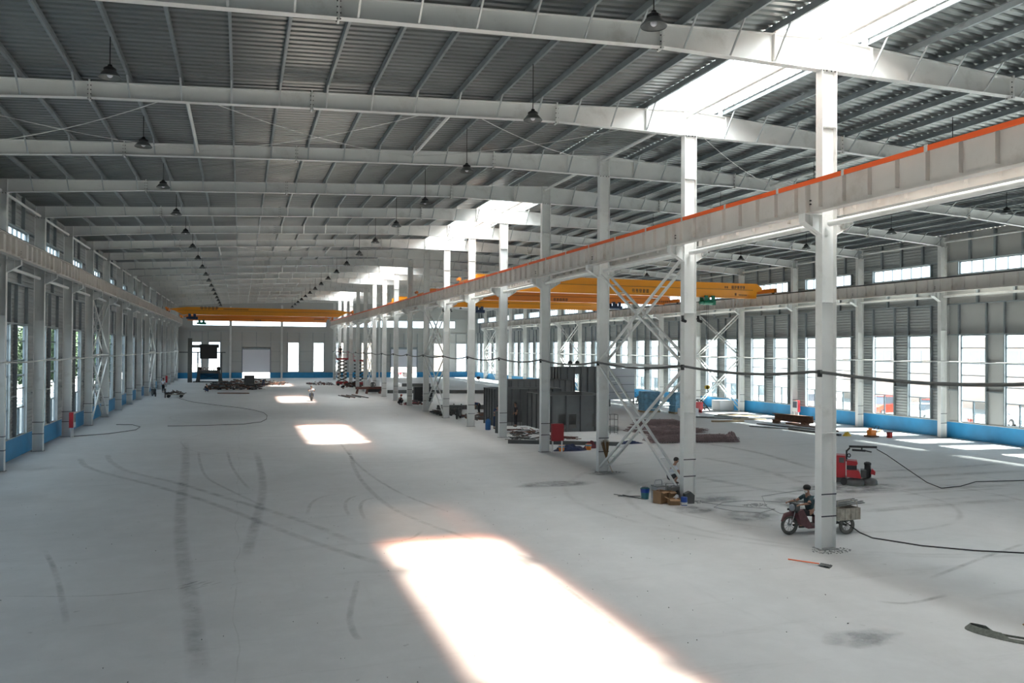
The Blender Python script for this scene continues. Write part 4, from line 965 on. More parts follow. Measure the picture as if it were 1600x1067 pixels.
# gas cylinder and workers
o = empty('gas_cylinder', (16.25, 53.9, 0), 'short blue gas cylinder standing left of the fifth column', 'gas cylinder')
MB().lathe([(.17, 0), (.19, .03), (.19, .62), (.14, .72), (.05, .76), (.05, .80)], n=18).build('cylinder_body', MT['gas'], o, True); MB().cyl((0, 0, .80), (0, 0, .86), .035, 10).torus((0, 0, .82), .09, .01, 'z', 14, 6).build('valve', MT['bolt'], o)
person((17.0, 54.6, 0), -1.2, 'work', 'person in dark blue overalls bending beside the blue gas cylinder', 'clothb', 'clothb', False)
person((18.85, 55.6, 0), PI, 'stand', 'person in black standing before the doorway of the left steel box', 'clothk', 'clothk', False)
person((19.3, 66.5, 0), 2.6, 'bend', 'person in dark blue bending over the steel plates right of the sixth column', 'clothb', 'clothk', False, 'hair')
person((17.0, 76.6, 0), PI, 'work', 'person in blue overalls standing by the ninth middle column', 'clothb', 'clothb', False)
person((14.9, 80.0, 0), .4, 'squat', 'person in red cap squatting on the floor left of the blue-clad worker', 'clothk', 'clothk', False, 'cap')
person((-9.0, 108.5, 0), 1.0, 'stand', 'distant person in black trousers standing by the left wall columns', 'clothw', 'clothk', False)
person((-3.9, 108.2, 0), 2.0, 'squat', 'distant person squatting in front of the press machine heap', 'clothk', 'clothb', False)
person((3.1, 121.5, 0), 1.2, 'bend', 'distant person bending over scrap by the black box', 'teal', 'clothb', False)
person((13.2, 113.5, 0), -.5, 'squat', 'distant person squatting left of the scissor lifts', 'clothw', 'clothk', False)
# tarpaulin heap and buckets by the fourth column
def heap(name, c, rx, ry, h, m_, label, cat, n=9, seed=1):
    rnd = random.Random(seed); vs = []; fs = []; N = n; K = 2*n
    for i in range(N+1):
        for j in range(K):
            r = i/N; a = 2*PI*j/K; z = h*(1-r*r)*rnd.uniform(.45, 1.1) if i < N else 0
            q = r*rnd.uniform(.9, 1.08); vs.append((rx*q*math.cos(a), ry*q*math.sin(a), max(z, .003)))
    for i in range(N):
        for j in range(K): a = i*K+j; b = i*K+(j+1) % K; fs.append((a, b, b+K, a+K))
    m = MB().add(vs, fs); m.quad(*[(rx*math.cos(2*PI*j/K), ry*math.sin(2*PI*j/K), 0) for j in range(K)])
    o = m.build(name, m_, None, False, c); return tag(o, label, cat)
heap('tarpaulin', (17.35, 41.75, 0), 1.05, .4, .34, MT['tarp'], 'crumpled navy tarpaulin between two orange buckets right of the fourth column', 'tarpaulin')
heap('tarpaulin', (22.0, 43.9, 0), .95, .35, .18, MT['tarp'], 'flat navy tarpaulin at the left end of the rebar mesh stack', 'tarpaulin', seed=5)
heap('maroon_sack', (18.9, 42.5, 0), .45, .3, .42, MT['pink'], 'small maroon sack just right of the third middle column', 'sack', 5)
for k, (x, y, t) in enumerate(((16.75, 41.55, 'left'), (18.45, 41.75, 'right'))):
    b = MB().lathe([(.14, 0), (.17, .30), (.16, .32), (.12, .32)], n=16).build('bucket', MT['crane2'], None, True, (x, y, 0)); tag(b, 'orange bucket at the %s end of the crumpled navy tarpaulin' % t, 'bucket')
    MB().lathe([(.172, .22), (.176, .31)], n=16).build('pale_rim', MT['cyanwrap'], b)
# loose steel pieces
def scrap(c, rx, ry, h, n, m_, label, seed, ln=(.4, 1.6), th=(.03, .10), blobs=0, mats=None):
    rnd = random.Random(seed); mb = MB(); mats = mats or [m_]
    for k in range(n):
        mb.m(rnd.randrange(len(mats))); a = rnd.uniform(0, PI); L = rnd.uniform(*ln)/2; x = rnd.uniform(-rx, rx); y = rnd.uniform(-ry, ry); z = rnd.uniform(.03, h)*(1-.6*abs(x/rx)); t = rnd.uniform(*th)
        mb.bar((x-L*math.cos(a), y-L*math.sin(a), z), (x+L*math.cos(a), y+L*math.sin(a), max(.03, z+rnd.uniform(-.1, .1))), t, t*rnd.uniform(.4, 1))
    for k in range(blobs):
        mb.m(rnd.randrange(len(mats))); x = rnd.uniform(-rx, rx); y = rnd.uniform(-ry, ry); s = rnd.uniform(.1, .28); mb.cb((x, y, s/2), (s*rnd.uniform(.8, 2), s, s))
    return tag(mb.build('scrap_pile', mats, None, False, c), label, 'scrap', kind='stuff')
mix = [MT['rust'], MT['dark'], MT['redox'], MT['rubble']]
scrap((17.75, 50.4, 0), .9, 1.1, .45, 46, MT['rust'], 'rusty pipes and scrap heaped between the fourth and fifth columns', 3, mats=mix+[MT['plasticw']])
scrap((16.2, 46.9, 0), .5, .6, .5, 34, MT['dark'], 'tangle of dark scrap bars on the floor left of the long square beam', 4, (.3, .9), (.02, .06), mats=[MT['dark'], MT['rubble']])
scrap((18.4, 47.0, 0), 1.3, .7, .3, 26, MT['rust'], 'loose bars and offcuts behind the fourth middle column', 5, mats=mix)
scrap((16.6, 67.5, 0), .8, 1.6, .8, 60, MT['dark'], 'dark machine scrap heaped inside the second braced bay', 6, (.3, 1.2), (.04, .16), 12, mats=[MT['dark'], MT['black'], MT['rubble']])
scrap((19.3, 63.5, 0), 1.9, 2.0, .35, 70, MT['rust'], 'flat heap of mixed steel parts right of the sixth and seventh columns', 7, (.5, 2.2), (.05, .2), 10, mats=mix)
scrap((16.4, 80.5, 0), .9, 1.0, .4, 30, MT['red'], 'red and dark scrap at the foot of the ninth middle column', 8, (.3, .9), (.05, .1), 6, mats=[MT['redox'], MT['red'], MT['dark']])
scrap((-.8, 116, 0), 3.4, 3.0, .9, 150, MT['dark'], 'dark scrap heap in front of the press machine', 9, (.3, 1.4), (.05, .2), 40, mats=[MT['black'], MT['dark'], MT['rust']])
scrap((1.2, 126.8, 0), 5.2, 2.2, 1.0, 170, MT['dark'], 'long row of dark machine parts around the black box far away', 10, (.3, 1.6), (.05, .2), 60, mats=[MT['black'], MT['dark'], MT['rust'], MT['redox']])
scrap((11.6, 128, 0), 1.8, 3.5, .4, 60, MT['red'], 'scattered red and grey parts left of the scissor lifts', 11, (.3, .9), (.04, .12), 40, mats=[MT['rubble'], MT['redox'], MT['dark'], MT['plasticw']])
scrap((15.3, 118.5, 0), 1.2, 1.5, .8, 60, MT['dark'], 'dark equipment clutter at the foot of the scissor lifts', 12, (.3, 1.0), (.04, .14), 25, mats=[MT['dark'], MT['rubble'], MT['redox']])
for k, (a, b_, w, t) in enumerate((((17.0, 72.5, .25), (28.5, 70.6, .25), .25, 'long dark beam stretching right from the seventh middle column'), ((17.2, 100, .25), (33, 96.6, .25), .3, 'long dark beam far away across the right hall'), ((22.5, 118.5, .2), (26.5, 117.4, .2), .5, 'short dark block of stacked plate far away in the right hall'))):
    bar_thing('steel_beam', a, b_, w, .4 if k != 2 else .5, DK, t, 'beam')
for k in range(4): bar_thing('steel_plate', (18.2+.5*k, 60.9-.2*k, .05+.07*k), (20.6+.6*k, 59.9+.3*k, .05+.07*k), 1.1, .03, MT['rust' if k % 2 else 'dark'], 'thin steel plate of the stack left of the steel boxes, %s from bottom' % ORD[k+1], 'steel plate')
o = bar_thing('standing_plate', (16.10, 51.6, .75), (16.36, 50.9, .75), .12, 1.45, DK, 'dark steel plate standing upright left of the fifth middle column', 'steel plate')
tag(MB().box(0, 0, 0, 1.9, .8, 1.55).box(.1, -.03, .1, 1.8, 0, 1.45).build('dark_crate', MT['black'], None, False, (17.3, 84.0, 0)), 'black box standing behind the worker at the ninth column', 'crate')
# motorcycles
def motorbike(loc, rz, label, m_='dark'):
    t = empty('motorcycle', loc, label, 'motorcycle', None, rz)
    wheel('front_wheel', (-.65, 0, .29), .29, .05, t, MT['black'], False); wheel('rear_wheel', (.62, 0, .29), .29, .06, t, MT['black'], False)
    MB().prism([(-.35, .25), (.15, .25), (.45, .45), (.8, .72), (.7, .80), (.1, .74), (-.05, .45), (-.30, .42), (-.42, .85), (-.52, .84)], -.13, .13).build('fairing', MT[m_], t)
    MB().box(.05, -.13, .74, .75, .13, .82).build('seat', MT['black'], t)
    MB().cyl((-.65, 0, .29), (-.45, 0, .95), .035, 8).cyl((-.42, -.32, 1.0), (-.42, .32, 1.0), .018, 8).build('handlebar', MT['black'], t)
    for s in (-1, 1): MB().cyl((-.43, s*.25, 1.0), (-.46, s*.30, 1.18), .008, 5).cb((-.46, s*.30, 1.2), (.02, .1, .07)).build('mirror', MT['black'], t)
    return t
motorbike((16.55, 63.0, 0), 1.1, 'black motorcycle parked at the foot of the seventh middle column')
motorbike((-9.25, 99.8, 0), 1.9, 'dark motorcycle parked against the left wall columns')
motorbike((38.9, 75.0, 0), .6, 'grey motorcycle parked behind the blue wrapped pallets', 'cars')
t = motorbike((7.1, 88.0, 0), PI/2, 'dark scooter ridden towards the camera through the left hall', 'dark')
person((7.1, 88.35, .02), -PI/2, 'ride', 'person in white shirt and navy trousers riding the scooter', 'clothw', 'clothb', False, None, False, False, False, 1.05)
# rebar mesh stack
def rebar(c, w, d, h, layers, label, rz=0, seed=1, pitch=.16):
    rnd = random.Random(seed); mb = MB()
    for L in range(layers):
        z = .03+h*L/layers; ox, oy = rnd.uniform(-.15, .15), rnd.uniform(-.1, .1); ww = w-L*.12
        for k in range(int(ww/pitch)): x = -ww/2+k*pitch+ox; mb.bar((x, -d/2+oy, z), (x+rnd.uniform(-.04, .04), d/2+oy, z+rnd.uniform(-.03, .05)), .03, .03)
        for k in range(int(d/.4)+1): y = -d/2+k*.4+oy; mb.bar((-ww/2+ox, y, z+.03), (ww/2+ox, y, z+.03), .03, .03)
    o = mb.build('rebar_mesh_stack', MT['mesh'], None, False, c); o.rotation_euler = (0, 0, rz); return tag(o, label, 'rebar mesh')
rebar((26.4, 44.0, 0), 5.6, 1.8, .34, 5, 'long stack of reddish rebar mesh mats lying on the floor, nearest one', -.12)
rebar((27.6, 49.4, 0), 4.4, 3.6, .30, 4, 'wide heap of rebar mesh behind the long stack', .25, 3)
rebar((29.3, 53.6, 0), 3.6, 2.2, .45, 4, 'rebar mesh heap farthest back, by the second column', -.2, 4)
heap('rebar_offcuts', (28.6, 43.2, 0), .6, .45, .62, MT['mesh'], 'small pointed heap of rebar offcuts at the right end of the mesh stack', 'scrap', 6, 2)
# wrapped pallets and boxes near the right wall
for k, (x, y, t) in enumerate(((34.9, 65.6, 'left one, pale blue wrapping'), (36.9, 63.6, 'right one, torn blue wrapping'))):
    o = empty('wrapped_pallet', (x, y, 0), 'tall wrapped pallet load near the right wall, %s' % t, 'pallet load')
    for q in (-.55, 0, .45): MB().box(-.85, q, 0, .85, q+.1, .12).build('pallet_runner', MT['wood'], o)
    MB().box(-.85, -.6, .12, .85, .6, .16).build('pallet_deck', MT['wood'], o)
    m = MB(); rnd = random.Random(k)
    for j in range(3): m.box(-.8+rnd.uniform(0, .05), -.56, .16+j*.58, .8-rnd.uniform(0, .05), .56, .16+j*.58+.56)
    m.build('wrapped_cartons', MT['cyanwrap'], o)
tag(MB().box(0, 0, .1, 1.5, .9, .68).box(.05, .05, 0, .2, .85, .1).box(1.3, .05, 0, 1.45, .85, .1).box(.1, .1, .68, .5, .6, .78).build('white_carton', MT['plasticw'], None, False, (35.2, 60.2, 0)), 'low white carton on a small pallet in front of the blue wrapped pallets', 'box')
tag(MB().box(0, 0, .25, .75, .6, .95).box(.05, .05, 0, .15, .55, .25).box(.6, .05, 0, .7, .55, .25).build('red_crate', MT['red'], None, False, (38.6, 63.8, 0)), 'red metal crate right of the blue wrapped pallets', 'crate')
tag(MB().box(0, 0, .06, 1.5, 1.4, .95).box(.1, .1, 0, 1.4, 1.3, .06).build('white_cabinet', MT['plasticw'], None, False, (42.0, 65.2, 0)), 'white boxy cabinet against the right wall under the X brace', 'cabinet')
o = empty('dark_trestle', (40.3, 65.6, 0), 'dark triangular steel trestle left of the white cabinet', 'trestle')
for y in (0, .8): MB().bar((-1.0, y, 0), (0, y, 1.0), .08, .08).bar((0, y, 1.0), (.9, y, 0), .08, .08).bar((-.7, y, .3), (.6, y, .3), .08, .08).build('side_frame', MT['black'], o)
MB().bar((0, 0, 1.0), (0, .8, 1.0), .08, .08).build('ridge_bar', MT['black'], o)
# planks, channels and sheets on the floor of the right hall
pl = [((34.9, 55.3), (37.5, 54.9), .25, .12, 'wood', 'pale square timber lying nearest in the right hall'), ((37.9, 57.0), (40.3, 55.9), .3, .08, 'wood', 'pale timber plank right of the square timber'),
      ((36.5, 58.6), (38.8, 57.2), .3, .08, 'dark', 'dark plank in the row of planks near the right wall'), ((38.2, 60.1), (40.0, 57.9), .3, .08, 'dark', 'second dark plank in the row near the right wall'), ((39.3, 61.3), (41.6, 58.6), .25, .08, 'wood', 'longest pale plank beside the blue wall'),
      ((40.5, 62.2), (42.4, 59.4), .25, .08, 'dark', 'dark plank closest to the blue wall'), ((35.0, 60.0), (37.2, 58.6), .5, .1, 'dark', 'dark beam section left of the plank row'),
      ((35.8, 51.5), (38.3, 46.6), .5, .05, 'dark', 'thin dark sheet on the floor left of the brown channel'), ((37.6, 52.9), (39.2, 47.1), .8, .07, 'dark', 'wide dark steel sheet stack beside the brown channel'), ((36.8, 48.4), (37.5, 44.0), .15, .15, 'dark', 'dark angle bar pointing at the yellow tool'),
      ((40.0, 52.5), (39.0, 46.4), .7, .1, 'rust', 'rusty sheet stack under the brown channel')]
for a, b_, w, h, mm, t in pl: bar_thing('plank' if mm == 'wood' else 'steel_piece', (*a, h/2+.005), (*b_, h/2+.005), w, h, MT[mm], t, 'plank' if mm == 'wood' else 'steel piece')
o = empty('brown_channel', (40.1, 52.2, 0), 'rusty brown steel channel standing on blocks near the right wall', 'steel channel', None, -1.35)
MB().box(-1.8, -.03, .18, 1.8, .03, .72).box(-1.8, -.35, .66, 1.8, -.03, .72).box(-1.8, -.35, .18, 1.8, -.03, .24).build('channel', MT['rust'], o)
for x in (-1.5, 1.2): MB().box(x-.2, -.4, 0, x+.2, .1, .18).build('block', MT['rust'], o)
o = empty('plate_compactor', (39.1, 43.0, 0), 'small orange machine with black handle near the right wall', 'machine')
MB().box(-.35, -.3, .02, .35, .3, .12).build('base', MT['rust'], o); MB().box(-.2, -.2, .12, .22, .2, .46).cyl((-.1, 0, .46), (-.1, 0, .58), .12, 12).build('engine', MT['crane2'], o); MB().tube([(.2, -.15, .3), (.5, -.15, .7), (.5, .15, .7), (.2, .15, .3)], .018, 6).build('handle', MT['black'], o)
b = MB().lathe([(.17, 0), (.19, .34), (.17, .34), (.15, .05)], n=16).build('bucket', MT['cap'], None, True, (40.0, 42.4, 0)); tag(b, 'red bucket right of the small orange machine', 'bucket'); MB().torus((0, 0, .34), .19, .012, 'z', 16, 6).build('rim', MT['pink'], b)
heap('yellow_bag', (38.0, 44.0, 0), .35, .22, .28, MT['yellow'], 'yellow bag at the end of the dark angle bar', 'bag', 5)
heap('tan_bag', (41.6, 44.9, 0), .3, .2, .25, MT['wood'], 'small tan bag near the blue wall behind the orange machine', 'bag', 5, 3)
# tool rack beside the third column
o = empty('wire_rack', (23.2, 49.0, 0), 'small dark wire rack right of the third middle column', 'rack')
for x in (0, .55):
    for y in (0, .5): MB().box(x-.012, y-.012, 0, x+.012, y+.012, 1.3).build('post', MT['dark'], o)
for z in (.1, .5, .95, 1.28): MB().box(0, -.01, z, .55, .01, z+.02).box(0, .49, z, .55, .51, z+.02).box(-.01, 0, z, .01, .5, z+.02).box(.54, 0, z, .56, .5, z+.02).build('shelf_frame', MT['dark'], o)
# ================================================================== FAR END
def lift(x, y, z, label):
    o = empty('scissor_lift', (x, y, 0), label, 'scissor lift')
    MB().box(-.85, -.5, .18, .85, .5, .62).build('chassis', MT['red'], o)
    for a in (-.6, .6):
        for b in (-.52, .52): MB().cyl((a, b-.06, .2), (a, b+.06, .2), .2, 12).build('wheel', MT['black'], o)
    n = 6; st = (z-.9)/n
    for k in range(n):
        z0 = .65+k*st
        for yy in (-.4, .4): MB().bar((-.7, yy, z0), (.7, yy, z0+st), .07, .09).bar((.7, yy, z0), (-.7, yy, z0+st), .07, .09).build('scissor_arm', MT['black'], o)
    MB().box(-.85, -.5, z-.24, .85, .5, z).build('platform', MT['red'], o)
    m = MB()
    for a in (-.83, .83):
        for b in (-.48, .48): m.box(a-.02, b-.02, z, a+.02, b+.02, z+1.0)
    for zz in (.5, 1.0): m.box(-.85, -.5, z+zz-.04, .85, -.46, z+zz).box(-.85, .46, z+zz-.04, .85, .5, z+zz).box(-.85, -.46, z+zz-.04, -.81, .46, z+zz).box(.81, -.46, z+zz-.04, .85, .46, z+zz)
    m.build('guard_rail', MT['red'], o)
lift(14.35, 123.0, 4.1, 'tall raised red scissor lift with a worker on it, far down the middle row')
lift(16.5, 120.5, 3.9, 'second raised red scissor lift, right of the one with the worker')
person((14.1, 123, 4.1), -2.0, 'stand', 'worker in black standing high on the left scissor lift', 'clothk', 'clothk', False, 'hair')
# brown frame machine and pipes
o = empty('steel_frame_trolley', (15.0, 100.6, 0), 'low dark red steel frame trolley left of the tenth middle column', 'trolley')
MB().box(-1.6, -.25, .55, 1.5, .25, .85).build('deck_beam', MT['redox'], o)
for x in (-1.5, -.3, 1.3): MB().bar((x, -.4, 0), (x+.15, -.2, .55), .14, .14).bar((x, .4, 0), (x+.15, .2, .55), .14, .14).build('leg', MT['redox'], o)
MB().box(-.2, -.3, .2, 1.4, .3, .56).build('motor_box', MT['black'], o); MB().torus((.45, -.3, 1.1), .3, .04, 'y', 16, 6).build('hand_wheel', MT['dark'], o); MB().box(.3, -.1, .85, .6, .1, 1.4).build('bracket', MT['dark'], o)
tag(MB().box(0, 0, 0, 1.6, .6, 1.5).box(1.62, 0, .4, 1.95, .6, 1.45).build('white_cabinet', MT['plasticw'], None, False, (15.1, 105.2, 0)), 'white tall cabinet behind the dark red trolley', 'cabinet')
for k, (a, b_) in enumerate((((10.9, 96.9), (11.6, 92.0)), ((11.3, 97.2), (12.2, 92.2)), ((11.9, 97.6), (12.9, 92.6)), ((12.6, 98.0), (13.4, 93.0)), ((12.9, 95), (13.6, 91.6)))):
    bar_thing('steel_tube', (*a, .05), (*b_, .05), .10, .09, MT['rust' if k % 2 else 'dark'], 'long square tube on the floor left of the trolley, %s from the left' % ORD[k+1], 'steel tube')
# press and gantry at the far left
o = empty('plate_press', (-4.85, 139.2, 0), 'dark press machine with blue interior panel at the far left', 'press machine')
MB().prism([(-1.95, 0), (-1.55, 1.75), (1.7, 1.75), (2.2, 0), (1.5, 0), (1.45, 1.45), (-1.25, 1.45), (-1.25, .35), (1.5, .35), (1.5, 0)][:5]+[(1.5, 1.4), (-1.3, 1.4), (-1.3, 0)], -.6, .6).build('press_frame', MT['dark'], o)
MB().box(-1.3, .5, .4, 1.5, .58, 1.4).build('back_panel', MT['blue'], o); MB().box(-1.6, -.7, 1.75, 1.75, .7, 1.9).build('top_table', MT['dark'], o)
for k in range(5): MB().torus((-1.2+.6*k, -.5, 2.1), .22, .05, 'y', 12, 6).build('coil', MT['redox'], o)
for x in (-1.4, 1.5): MB().cyl((x, -.3, 2.15), (x, .3, 2.15), .32, 14).build('roller', MT['black'], o)
MB().bar((-1.2, .4, .45), (1.4, .4, 1.35), .05, .05).bar((1.4, .36, .45), (-1.2, .36, 1.35), .05, .05).build('cross_bar', MT['black'], o); MB().box(-2.3, -.9, 0, 2.6, .9, .12).build('bed', MT['black'], o)
o = empty('jib_gantry', (-7.6, 138.2, 0), 'tall dark jib gantry with hanging panel above the far left press', 'gantry')
MB().box(-.32, -.3, 0, .32, .3, 7.0).build('mast', MT['dark'], o); MB().box(-.3, -.2, 5.5, 4.1, .2, 5.95).build('jib', MT['dark'], o); MB().box(1.45, -.15, 3.75, 4.05, .15, 5.5).box(1.4, -.25, 5.5, 4.3, .25, 6.05).build('hanging_panel', MT['black'], o)
MB().box(-1.6, -.08, 4.7, 5.3, .08, 4.85).build('cross_rail', MT['dark'], o); MB().box(1.05, -.1, 0, 1.25, .1, 4.7).build('rear_post', MT['dark'], o); MB().box(4.6, -.1, 0, 4.8, .1, 4.7).build('rear_post', MT['dark'], o)
tag(MB().box(0, 0, 0, 1.4, 1.0, 1.6).box(.05, -.03, .05, 1.35, 0, 1.55).build('black_box', MT['dark'], None, False, (.5, 122.5, 0)), 'dark square box standing in the far scrap row', 'box')
o = empty('scrap_cart', (-6.8, 97.2, 0), 'low cart heaped with dark scrap near the left wall', 'cart')
MB().box(-1.0, -.5, .3, .9, .5, .36).build('deck', MT['cargo'], o)
for x in (-.7, .6):
    for y in (-.5, .5): MB().cyl((x, y-.04, .17), (x, y+.04, .17), .17, 12).build('wheel', MT['black'], o)
m = MB(); rnd = random.Random(12)
for k in range(60): x = rnd.uniform(-.9, .8); m.bar((x, rnd.uniform(-.4, .4), .4+rnd.random()*.45*(1-abs(x))), (x+rnd.uniform(-.5, .5), rnd.uniform(-.4, .4), .4+rnd.random()*.5*(1-abs(x))), .09, .06)
tag(m.build('scrap_load', MT['rubble'], o), kind='stuff'); MB().box(-1.08, -.4, .0, -1.0, .4, 1.0).build('end_board', MT['black'], o)
bar_thing('timber', (-2.6, 104.5, .06), (1.0, 103.4, .06), .25, .12, MT['rust'], 'long brown timber lying on the floor in front of the press heap', 'timber')
# security cameras
for i, z in ((1, 6.75), (6, 8.7)):
    for s in (-1, 1):
        o = empty('security_camera', (XM+s*.33, fy(i)-.02, z), 'small black security camera on the %s middle column, %s side' % (ORD[i+1], 'left' if s < 0 else 'right'), 'camera')
        MB().cyl((0, .02, -.06), (0, -.20, -.10), .055, 12).build('camera_body', MT['black'], o); MB().box(-.07*s-.01, -.01, -.02, .05, .06, .02).cyl((0, .02, -.02), (0, .02, .12), .045, 10).build('mount', MT['black'], o)
# ================================================================== OUTSIDE
def building(x0, y0, x1, y1, h, wm, label, along='y', nwin=8, zr=((4.6, 6.0),)):
    o = empty('factory_building', ((x0+x1)/2, (y0+y1)/2, -.3), label, 'building'); w, d = (x1-x0)/2, (y1-y0)/2
    MB().box(-w, -d, 0, w, d, h).build('wall', MT[wm], o); MB().prism([(-w-.5, h), (w+.5, h), (0, h+w*.25)], -d-.4, d+.4).build('roof', MT['yroof'], o)
    s = -1 if x0 > 0 else 1
    for (a, b) in zr:
        for k in range(nwin):
            y = -d+2*d*(k+.5)/nwin; x = s*w
            f = MB().box(min(x, x+s*.06), y-1.3, a, max(x, x+s*.06), y+1.3, b).build('window', MT['yglass'], o)
            MB().box(min(x+s*.06, x+s*.1), y-.06, a, max(x+s*.06, x+s*.1), y+.06, b).build('mullion', MT['plasticw'], f)
building(72, 44, 90, 84, 7.4, 'yard', 'tan factory hall with window rows seen through the nearest right windows', nwin=9)
building(66, 92, 82, 128, 6.6, 'yardw', 'pale factory hall seen through the middle right windows', nwin=7)
building(70, 134, 90, 176, 7.0, 'yardw', 'pale factory hall seen through the farthest right windows', nwin=7)
building(-4, 196, 18, 214, 8.5, 'yardw', 'pale building seen through the far wall windows of the left hall', nwin=4)
building(24, 190, 46, 212, 7.5, 'yard', 'tan building seen through the far wall windows of the right hall', nwin=4)
def car(loc, rz, m_, label, suv=False):
    o = empty('car', loc, label, 'car', None, rz); h = 1.0 if not suv else 1.1; t = 1.45 if not suv else 1.75
    MB().prism([(-2.2, .3), (-2.25, .65), (-2.1, .85), (-1.2, h-.05), (1.9, h), (2.15, .8), (2.2, .3)], -.85, .85).build('car_body', MT[m_], o)
    MB().prism([(-1.15, h-.06), (-.5, t), (1.2, t), (1.9, h-.02)], -.74, .74).build('cabin_glass', MT['dglass'], o); MB().box(-.5, -.72, t, 1.15, .72, t+.04).build('roof', MT[m_], o)
    for x in (-1.4, 1.35):
        for y in (-.8, .8):
            w_ = MB().cyl((x, y-.1, .33), (x, y+.1, .33), .33, 18).build('wheel', MT['black'], o); MB().cyl((x, y-.12, .33), (x, y+.12, .33), .18, 12).build('hub_cap', MT['chrome'], w_)
    for y in (-.6, .6): MB().box(2.16, y-.15, .65, 2.22, y+.15, .8).build('tail_lamp', MT['red'], o)
car((56.2, 60.5, -.3), .3, 'carr', 'orange red off-road car parked outside the fourth bay window', True)
car((54.8, 54.8, -.3), .5, 'carw', 'white car parked outside next to the orange red car')
car((60.5, 59.0, -.3), .4, 'carr', 'dark red car parked behind the white car')
car((58.5, 49.0, -.3), 1.2, 'cars', 'silver car parked outside the nearest right window')
car((52.0, 66.0, -.3), -.2, 'carw', 'white van-like car outside behind the nearest column', True)
motorbike((52.5, 47.6, -.3), .9, 'red motorcycle parked outside the nearest right window', 'carr')
motorbike((62, 80, -.3), .9, 'black motorcycle parked outside farther along the yard', 'dark')
# tractor beyond the far right door
o = empty('yard_tractor', (30.6, 163, -.3), 'small red yard tractor with roof seen under the far right door', 'tractor')
MB().box(-.9, -.5, .5, .2, .5, 1.1).build('bonnet', MT['red'], o); MB().box(-.5, -.8, 2.1, 1.5, .8, 2.2).build('canopy', MT['cars'], o); MB().box(.3, -.4, .8, 1.0, .4, 1.1).build('seat', MT['black'], o)
for x in (-.4, 1.4):
    for y in (-.7, .7): MB().box(x-.03, y-.03, .6, x+.03, y+.03, 2.1).build('canopy_post', MT['cars'], o)
for x, r in ((-.7, .35), (1.1, .55)):
    for y in (-.75, .75): MB().cyl((x, y-.12, r), (x, y+.12, r), r, 16).build('wheel', MT['black'], o)
# trees
def tree_meshes(seed, h, r, n):
    rnd = random.Random(seed); m = MB()
    for k in range(n):
        while True:
            p = Vector((rnd.uniform(-1, 1), rnd.uniform(-1, 1), rnd.uniform(-1, 1)))
            if .3 < p.length < 1: break
        p = Vector((p.x*r, p.y*r, h*.62+p.z*h*.38)); s = rnd.uniform(.16, .34); a = Vector((rnd.uniform(-1, 1), rnd.uniform(-1, 1), rnd.uniform(-1, 1))).normalized(); b = a.orthogonal().normalized()
        m.quad(p-a*s, p+b*s*.6, p+a*s, p-b*s*.6)
    t = MB().tube([(0, 0, 0), (.1, 0, h*.3), (-.05, .1, h*.6), (0, 0, h*.8)], [.16, .12, .08, .04], 8).tube([(.08, 0, h*.3), (.6, .3, h*.55)], [.07, .03], 6).tube([(.05, 0, h*.35), (-.6, -.3, h*.6)], [.07, .03], 6)
    return m.mesh('tree_crown', MT['leaf']), t.mesh('trunk', MT['bark'])
TM = [tree_meshes(1, 8, 2.4, 1500), tree_meshes(2, 6.5, 2.0, 1200), tree_meshes(3, 9.5, 2.8, 1700)]
rnd = random.Random(5)
for k in range(22):
    y = 30+k*6.2; o = empty('tree', (-16.5-rnd.uniform(0, 4), y, -.3), 'green tree outside the left wall, %s from the camera' % (ORD[k+1] if k < 21 else 'last'), 'tree', 'trees outside the left wall', rnd.uniform(0, 6)); a, b = TM[k % 3]; inst('tree_crown', a, o); inst('trunk', b, o)
for k in range(12):
    y = 52+k*12; o = empty('tree', (96+rnd.uniform(0, 4), y, -.3), 'green tree beyond the factory halls right of the hall, %s from the camera' % ORD[k+1], 'tree', 'trees beyond the right yard', rnd.uniform(0, 6)); a, b = TM[(k+2) % 3]; inst('tree_crown', a, o); inst('trunk', b, o); o.scale = (1.3,)*3

# ================================================================== MARKS ON THE FLOOR
def mark_mat(name, col, al, lo, hi, sc):
    m = bpy.data.materials.new(name); m.use_nodes = True; N, L = nt(m); b = N['Principled BSDF']; b.inputs['Base Color'].default_value = (*col, 1); b.inputs['Roughness'].default_value = .8
    tc = N.new('ShaderNodeTexCoord'); n = N.new('ShaderNodeTexNoise'); n.inputs['Scale'].default_value = sc; n.inputs['Detail'].default_value = 6; n.inputs['Roughness'].default_value = .7; L.new(tc.outputs['Object'], n.inputs['Vector'])
    r = N.new('ShaderNodeMapRange'); r.inputs[1].default_value = lo; r.inputs[2].default_value = hi; r.inputs[3].default_value = 0; r.inputs[4].default_value = al; L.new(n.outputs['Fac'], r.inputs[0])
    a = N.new('ShaderNodeAttribute'); a.attribute_name = 'edge'; mu = N.new('ShaderNodeMath'); mu.operation = 'MULTIPLY'; L.new(r.outputs[0], mu.inputs[0]); L.new(a.outputs['Fac'], mu.inputs[1])
    t = N.new('ShaderNodeBsdfTransparent'); x = N.new('ShaderNodeMixShader'); L.new(mu.outputs[0], x.inputs[0]); L.new(t.outputs[0], x.inputs[1]); L.new(b.outputs[0], x.inputs[2]); L.new(x.outputs[0], N['Material Output'].inputs[0]); return m
MK = mark_mat('tyre_rubber_dust', (.30, .305, .31), .30, .30, .66, 1.6); WT = mark_mat('wet_cement_dust', (.34, .35, .35), .7, .36, .66, 1.1)
FLOOR = bpy.data.objects['floor']
